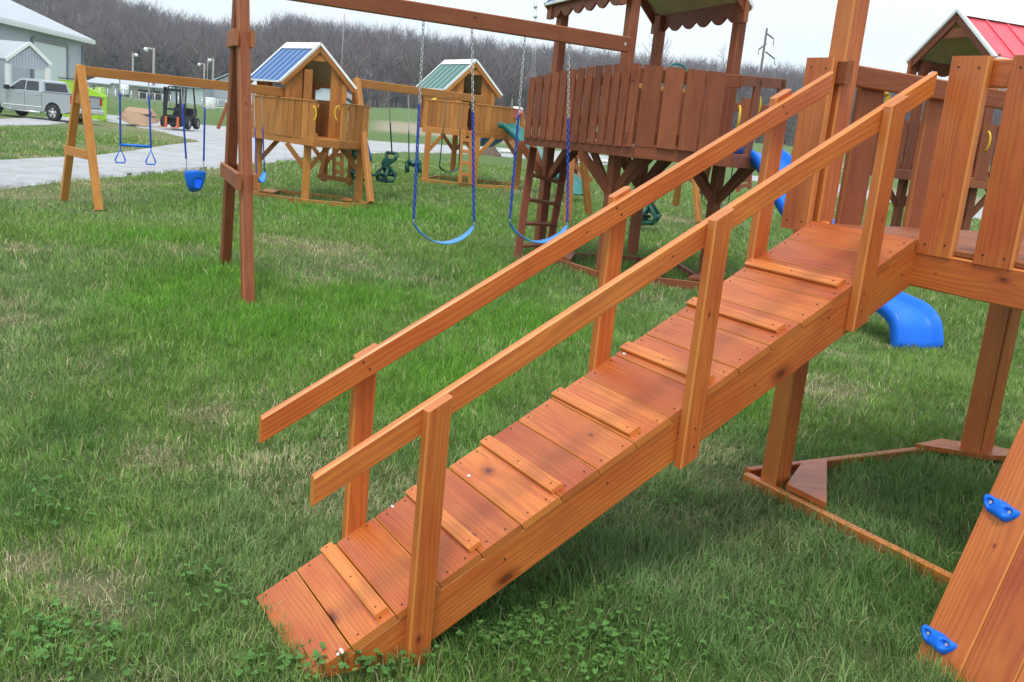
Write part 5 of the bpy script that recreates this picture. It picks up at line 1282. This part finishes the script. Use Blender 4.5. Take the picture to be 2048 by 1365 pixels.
def forklift():
    Y = 48.5; blk = plain('forklift_black', (.012, .014, .02), .45); org = plain('forklift_orange', (.62, .13, .04), .45)
    c = at(353, 257, Y); zg = c.z; T = thing('forklift', 'black and orange forklift with raised overhead guard parked on the gravel', 'forklift', c)
    def P(x, y, z): return xy(c)+V(x, y, zg+z)
    for x in (-.40, .38): mb = MB(); mb.board(P(x, -.5, .1), P(x, -.5, 1.92), .15, .12, V(1, 0, 0), .01); mb.build('mast', blk, T)
    mb = MB(); mb.board(P(-.45, -.5, 1.80), P(.44, -.5, 1.80), .12, .12, UP, .01); mb.board(P(-.40, -.5, .9), P(.4, -.5, .9), .10, .10, UP, .01); mb.board(P(-.48, -.56, .52), P(.48, -.56, .52), .09, .05, UP, .01); mb.board(P(-.48, -.56, .20), P(.48, -.56, .20), .09, .05, UP, .01); mb.build('mast_crossbar', blk, T)
    for x in (-.30, .28): mb = MB(); mb.board(P(x, -.62, .05), P(x, -.62, .55), .12, .05, V(1, 0, 0), .01); mb.board(P(x, -.62, .05), P(x, -1.5, .05), .12, .04, V(1, 0, 0), .01); mb.build('fork', org, T)
    mb = MB(); mb.box((-.5, -.3, .15), (.5, 1.3, .62), M=Matrix.Translation(xy(c)+UP*zg)); mb.build('chassis', blk, T)
    mb = MB(); mb.box((-.48, .9, .62), (.48, 1.5, 1.0), M=Matrix.Translation(xy(c)+UP*zg)); mb.build('counterweight', blk, T)
    mb = MB(); mb.box((-.24, .45, .62), (.24, .6, 1.18), M=Matrix.Translation(xy(c)+UP*zg)); mb.box((-.24, .1, .62), (.24, .5, .74), M=Matrix.Translation(xy(c)+UP*zg)); mb.build('seat', blk, T)
    for x in (-.46, .46):
        mb = MB(); mb.tube([P(x, -.25, .6), P(x*.95, .0, 1.95), P(x*.95, 1.0, 2.0), P(x, 1.3, .9)], .04, 6, smooth=False); mb.build('guard_frame', blk, T)
    mb = MB()
    for k in range(5): mb.board(P(-.45, .05+k*.22, 1.97), P(.45, .05+k*.22, 1.97), .05, .03, V(0, 1, 0), .005)
    mb.build('overhead_guard', blk, T)
    ty = bpy.data.materials['tyre_rubber']; rm = plain('grey_rim', (.3, .3, .3), .5)
    for x in (-.58, .58):
        for y in (-.1, 1.15): wheel(T, P(x, y, .28), V(1 if x > 0 else -1, 0, 0), .28, .2, ty, rm)
forklift()
def pole(px0, py0, px1, py1, Y, r, lab, lamp=0, cross=False, group=None, mat=None):
    b, t = at(px0, py0, Y), at(px1, py1, Y); b = V(t.x, t.y, b.z-1.5); T = thing('light_pole' if lamp else 'utility_pole', lab, 'pole', b, group); mb = MB(); mb.tube([b, t], [r, r*.75], 8); mb.build('pole', mat or CONC, T)
    if lamp:
        L_ = t+V(lamp*r*5, 0, -.25); mb = MB(); mb.tube([t-UP*.3, t+V(lamp*r*3, 0, -.1), L_], r*.35, 6); mb.build('arm', STEEL, T)
        mb = MB(); mb.tube([L_+UP*.2, L_-UP*.1, L_-UP*.35], [r*.8, r*1.6, r*1.1], 10); mb.build('lamp_head', WHITE, T)
    return T, t
pole(265, 205, 266, 106, 175, .22, 'farther light pole left of the tallest one, above the golden beam', .5)
pole(307, 204, 308, 96, 150, .24, 'tallest light pole with a white lamp head above the golden beam', -1)
pole(408, 205, 409, 127, 190, .2, 'left pole of the cluster of three by the white sheds', -1)
pole(415, 205, 416, 112, 200, .10, 'thin middle pole of the cluster of three by the white sheds', 0)
pole(426, 205, 427, 118, 180, .22, 'right pole of the cluster of three by the white sheds', -.6)
pole(688, 215, 689, 28, 215, .11, 'tall thin mast standing above the wooded hill', 0)
pole(1025, 225, 1026, 186, 150, .16, 'short pale pole behind the green slide', 0)
def powerpole():
    Y = 215; dk_ = plain('dark_pole_wood', (.10, .095, .09), .85); T, t = pole(1524, 300, 1534, 57, Y, .30, 'tall wooden power pole with slanting crossarms above the right skyline', 0, mat=dk_)
    def Pp(x, y): return at(x, y, Y)
    for (a, b, c) in (((1517, 100), (1533, 88), (1517, 110)), ((1533, 67), (1547, 78), (1547, 92)), ((1531, 104), (1549, 118), (1549, 131))):
        mb = MB(); mb.board(Pp(*a), Pp(*b), .28, .25, UP, .02)
        mb.build('crossarm', dk_, T)
        mb = MB(); e = Pp(*(a if a[0] < 1525 else b)); mb.tube([e, Pp(*c)], .10, 6); mb.build('insulator', plain('insulator_grey', (.3, .32, .35), .4), T)
powerpole()
def mast():
    Y = 220; T = thing('radio_mast', 'faint lattice radio mast with round dishes left of the dark playset roof', 'mast', at(1064, 240, Y)); mb = MB()
    b, t = at(1064, 250, Y), at(1072, -30, Y); w = .35
    for s in (-1, 1): mb.tube([b+V(w*s, 0, 0), t+V(w*s*.6, 0, 0)], .05, 4)
    n = 26
    for i in range(n):
        u, v_ = b.lerp(t, i/n), b.lerp(t, (i+1)/n); mb.tube([u-V(w*.8, 0, 0), v_+V(w*.8, 0, 0)], .03, 4)
    mb.build('lattice', plain('mast_grey', (.45, .47, .5), .5), T)
    for y in (14, 34): mb = MB(); c = at(1071, y, Y); mb.tube([c, c+V(0, -.5, 0)], [.42, .3], 12); mb.build('dish', STEEL, T)
mast()
def shed(name, lab, x0, x1, yt0, yt1, yb, Y, col, openings=(), gable=0, depth=9, roofm=GREYROOF, cat='shed'):
    A0, A1 = at(x0, yt0, Y), at(x1, yt1, Y); z = (A0.z+A1.z)/2; zb = -.6; T = thing(name, lab, cat, V((A0.x+A1.x)/2, Y, zb)); A0, A1 = xy(A0), xy(A1); d = (A1-A0).normalized(); n_ = V(-d.y, d.x, 0)*depth
    mb = MB(); mb.face([A0+UP*zb, A1+UP*zb, A1+UP*z, A0+UP*z]); mb.face([A1+UP*zb, A1+n_+UP*zb, A1+n_+UP*z, A1+UP*z]); mb.face([A0+n_+UP*zb, A0+UP*zb, A0+UP*z, A0+n_+UP*z]); mb.face([A1+n_+UP*zb, A0+n_+UP*zb, A0+n_+UP*z, A1+n_+UP*z]); 
    if gable: m_ = (A0+A1)/2+UP*(z+gable); mb.face([A0+UP*z, A1+UP*z, m_]); mb.face([A1+n_+UP*z, A0+n_+UP*z, m_+n_])
    mb.build('wall', col, T); mb = MB()
    if gable:
        m_ = (A0+A1)/2+UP*(z+gable+.1); o_ = -n_*.05
        mb.prism([A0+UP*(z+.02)+o_-d*.5, m_+o_, m_+n_, A0+UP*(z+.02)+n_-d*.5], UP*.15); mb.prism([m_+o_, A1+UP*(z+.02)+o_+d*.5, A1+UP*(z+.02)+n_+d*.5, m_+n_], UP*.15)
    else:
        o_ = n_.normalized()*-1.2; mb.prism([A0+UP*z+o_, A1+UP*z+o_, A1+n_*.5+UP*(z+1.2), A0+n_*.5+UP*(z+1.2)], UP*.15); mb.prism([A0+n_*.5+UP*(z+1.2), A1+n_*.5+UP*(z+1.2), A1+n_+UP*z, A0+n_+UP*z], UP*.15)
    mb.build('roof', roofm, T)
    for (u0, u1, v0, v1, m) in openings:
        L = (A1-A0).length; H_ = z-zb; q = -n_.normalized()*.12; mb = MB(); a = A0+d*L*u0+q; b = A0+d*L*u1+q
        mb.prism([a+UP*(zb+H_*v0), b+UP*(zb+H_*v0), b+UP*(zb+H_*v1), a+UP*(zb+H_*v1)], n_.normalized()*.08); mb.build('opening' if m is DARK else 'door', m, T)  # openings are flat panels on the wall, inside shade painted as dark colour
LW = siding('pale_blue_siding', (.60, .67, .74)); BEIGE = plain('beige_wall', (.5, .45, .36), .8)
shed('open_shed', 'long pale open-fronted shed with dark bays beyond the fence', 228, 345, 170, 178, 200, 150, LW, [(.08, .26, 0, .8, DARK), (.29, .40, .0, .8, BEIGE), (.42, .60, 0, .82, DARK), (.63, .80, 0, .82, DARK), (.83, .96, 0, .82, plain('grey_bay', (.16, .18, .2), .8))])
shed('white_shed', 'white fronted metal shed between the open shed and the gabled one', 345, 408, 172, 178, 200, 148, siding('grey_blue_siding', (.50, .55, .64)), [(.42, .98, 0, .95, plain('white_panel', (.78, .85, .92), .5, var=.02))])
shed('gabled_shed', 'grey gabled shed at the right end of the far sheds, beside the dark swing leg', 412, 520, 172, 182, 205, 152, siding('grey_shed_siding', (.46, .50, .58)), [(.46, .56, 0, .9, plain('blue_door', (.12, .17, .24), .6)), (.7, .95, 0, .85, LW)], 2.2)
shed('far_house', 'low grey building framed in the blue roofed playhouse opening', 600, 700, 196, 205, 215, 110, LW, [(.5, .8, .3, .75, DARK)], 1.6, 6, plain('brown_grey_roof', (.24, .21, .21), .8), 'building')
shed('white_trailer', 'white trailer-like building left end of the far sheds, above the dumpster', 176, 226, 166, 171, 195, 160, plain('off_white_wall', (.66, .66, .64), .7), [(.1, .35, .1, .8, DARK)])
for (x, y, lab, m, Y) in ((200, 185, 'small lime green bin near the white trailer', 'lime_green_paint', 120), (420, 206, 'white barrel standing by the fence', None, 118), (248, 178, 'pale round tank beside the open shed', None, 140)):
    c = at(x, y, Y); mb = MB(); mb.tube([c-UP*.8, c-UP*.7, c+UP*.5, c+UP*.6], [.6, .65, .65, .5], 12); tag(selfcenter(mb.build('barrel' if m is None else 'bin', bpy.data.materials[m] if m else WHITE)), lab, 'barrel' if m is None else 'bin')
def fence():
    T = thing('chain_link_fence', 'grey chain-link fence crossing the field before the far sheds', 'fence', at(330, 207, 110)); P, Q = at(168, 190, 112), at(640, 232, 112); zb, zt = -.55, 1.15; P.z = Q.z = 0; n = 30
    mb = MB()
    for i in range(n+1): c = P.lerp(Q, i/n); mb.tube([c+UP*zb, c+UP*zt], .05, 6)
    for z in (zt, zb+.1, (zb+zt)/2): mb.tube([P+UP*z, Q+UP*z], .035, 6)
    mb.build('rail_frame', STEEL, T)
    mb = MB(); L = (Q-P).length; d = (Q-P).normalized(); k = int(L/.45)
    for i in range(k):
        c = P+d*(i*.45)
        for s in (-1, 1): u, v_ = c+UP*zb, c+d*(.9*s)+UP*zt; mb.face([u, u+d*.022, v_+d*.022, v_]);
    mb.build('wire_mesh', plain('fence_wire', (.42, .44, .46), .5), T)
fence()
def bare_tree(px, py, Y, h, lab, seed):
    r = random.Random(seed); c = at(px, py, Y); T = thing('bare_tree', lab, 'tree', c, 'bare trees rising above the right skyline'); tr = MB(); tw = MB()
    def grow(p, d, L, rad, lev, mb):
        n = 3; pts = [p]; q = p; dd = d
        for i in range(n): dd = (dd+V(r.gauss(0, .10), r.gauss(0, .10), r.gauss(.02, .05))).normalized(); q = q+dd*L/n; pts.append(q)
        mb.tube(pts, [rad*(1-.5*i/n) for i in range(n+1)], 5 if lev < 2 else 3, caps=False)
        if lev < 4:
            for k in range(r.randint(3, 5)):
                t = r.uniform(.35, 1); i = min(n-1, int(t*n)); pp = pts[i].lerp(pts[i+1], t*n-i); nd = (dd+V(r.gauss(0, .55), r.gauss(0, .55), r.gauss(.1, .25))).normalized()
                grow(pp, nd, L*r.uniform(.5, .75), rad*.5, lev+1, tw)
    grow(c-UP*1, UP, h*.5, h*.016, 0, tr); m = plain('bare_bark', (.17, .145, .15), .9); tr.build('trunk', m, T); tw.build('crown', m, T)
bare_tree(1297, 175, 225, 14, 'bare winter tree left of the second roof post of the dark playset', 3)
bare_tree(1436, 190, 225, 12, 'bare winter tree between the two right roof posts of the dark playset', 4)
bare_tree(1415, 185, 230, 9, 'smaller bare tree just left of the one by the right roof post', 8)
def evergreen(px, py, Y, h, lab, seed):
    r = random.Random(seed); c = at(px, py, Y); T = thing('evergreen_tree', lab, 'tree', c); mb = MB(); mb.tube([c-UP*.5, c+UP*h*.8], [h*.03, h*.01], 6); mb.build('trunk', CONC, T); mb = MB()
    for j in range(400):
        t = r.random()**.8; rad = (1-t)*h*.28+.1; a = r.uniform(0, 6.28); q = c+V(math.cos(a)*rad*r.uniform(.2, 1), math.sin(a)*rad*r.uniform(.2, 1), h*(.08+.92*t)); d = V(math.cos(a), math.sin(a), -.3).normalized()*h*.07; s = V(r.gauss(0, 1), r.gauss(0, 1), r.gauss(0, 1)).normalized()*h*.03; mb.face([q-s, q+s, q+d])
    mb.build('crown', bpy.data.materials['cedar_foliage'], T)
evergreen(1022, 218, 120, 1.9, 'small dark evergreen behind the green slide top', 2)

# ================================================================== HAZE between the camera and the far hill
def haze():
    mb = MB(); mb.box((-620, -70, -4), (620, 790, 95)); o = mb.build('haze', [])
    m = bpy.data.materials.new('thin_haze'); m.use_nodes = True; nt = m.node_tree; nt.nodes.clear(); out = nt.nodes.new('ShaderNodeOutputMaterial'); v = nt.nodes.new('ShaderNodeVolumePrincipled')
    v.inputs['Color'].default_value = (.82, .88, 1, 1); v.inputs['Density'].default_value = .0005; v.inputs['Anisotropy'].default_value = .2; nt.links.new(v.outputs[0], out.inputs['Volume'])
    o.data.materials.append(m); o['kind'] = 'stuff'
haze()
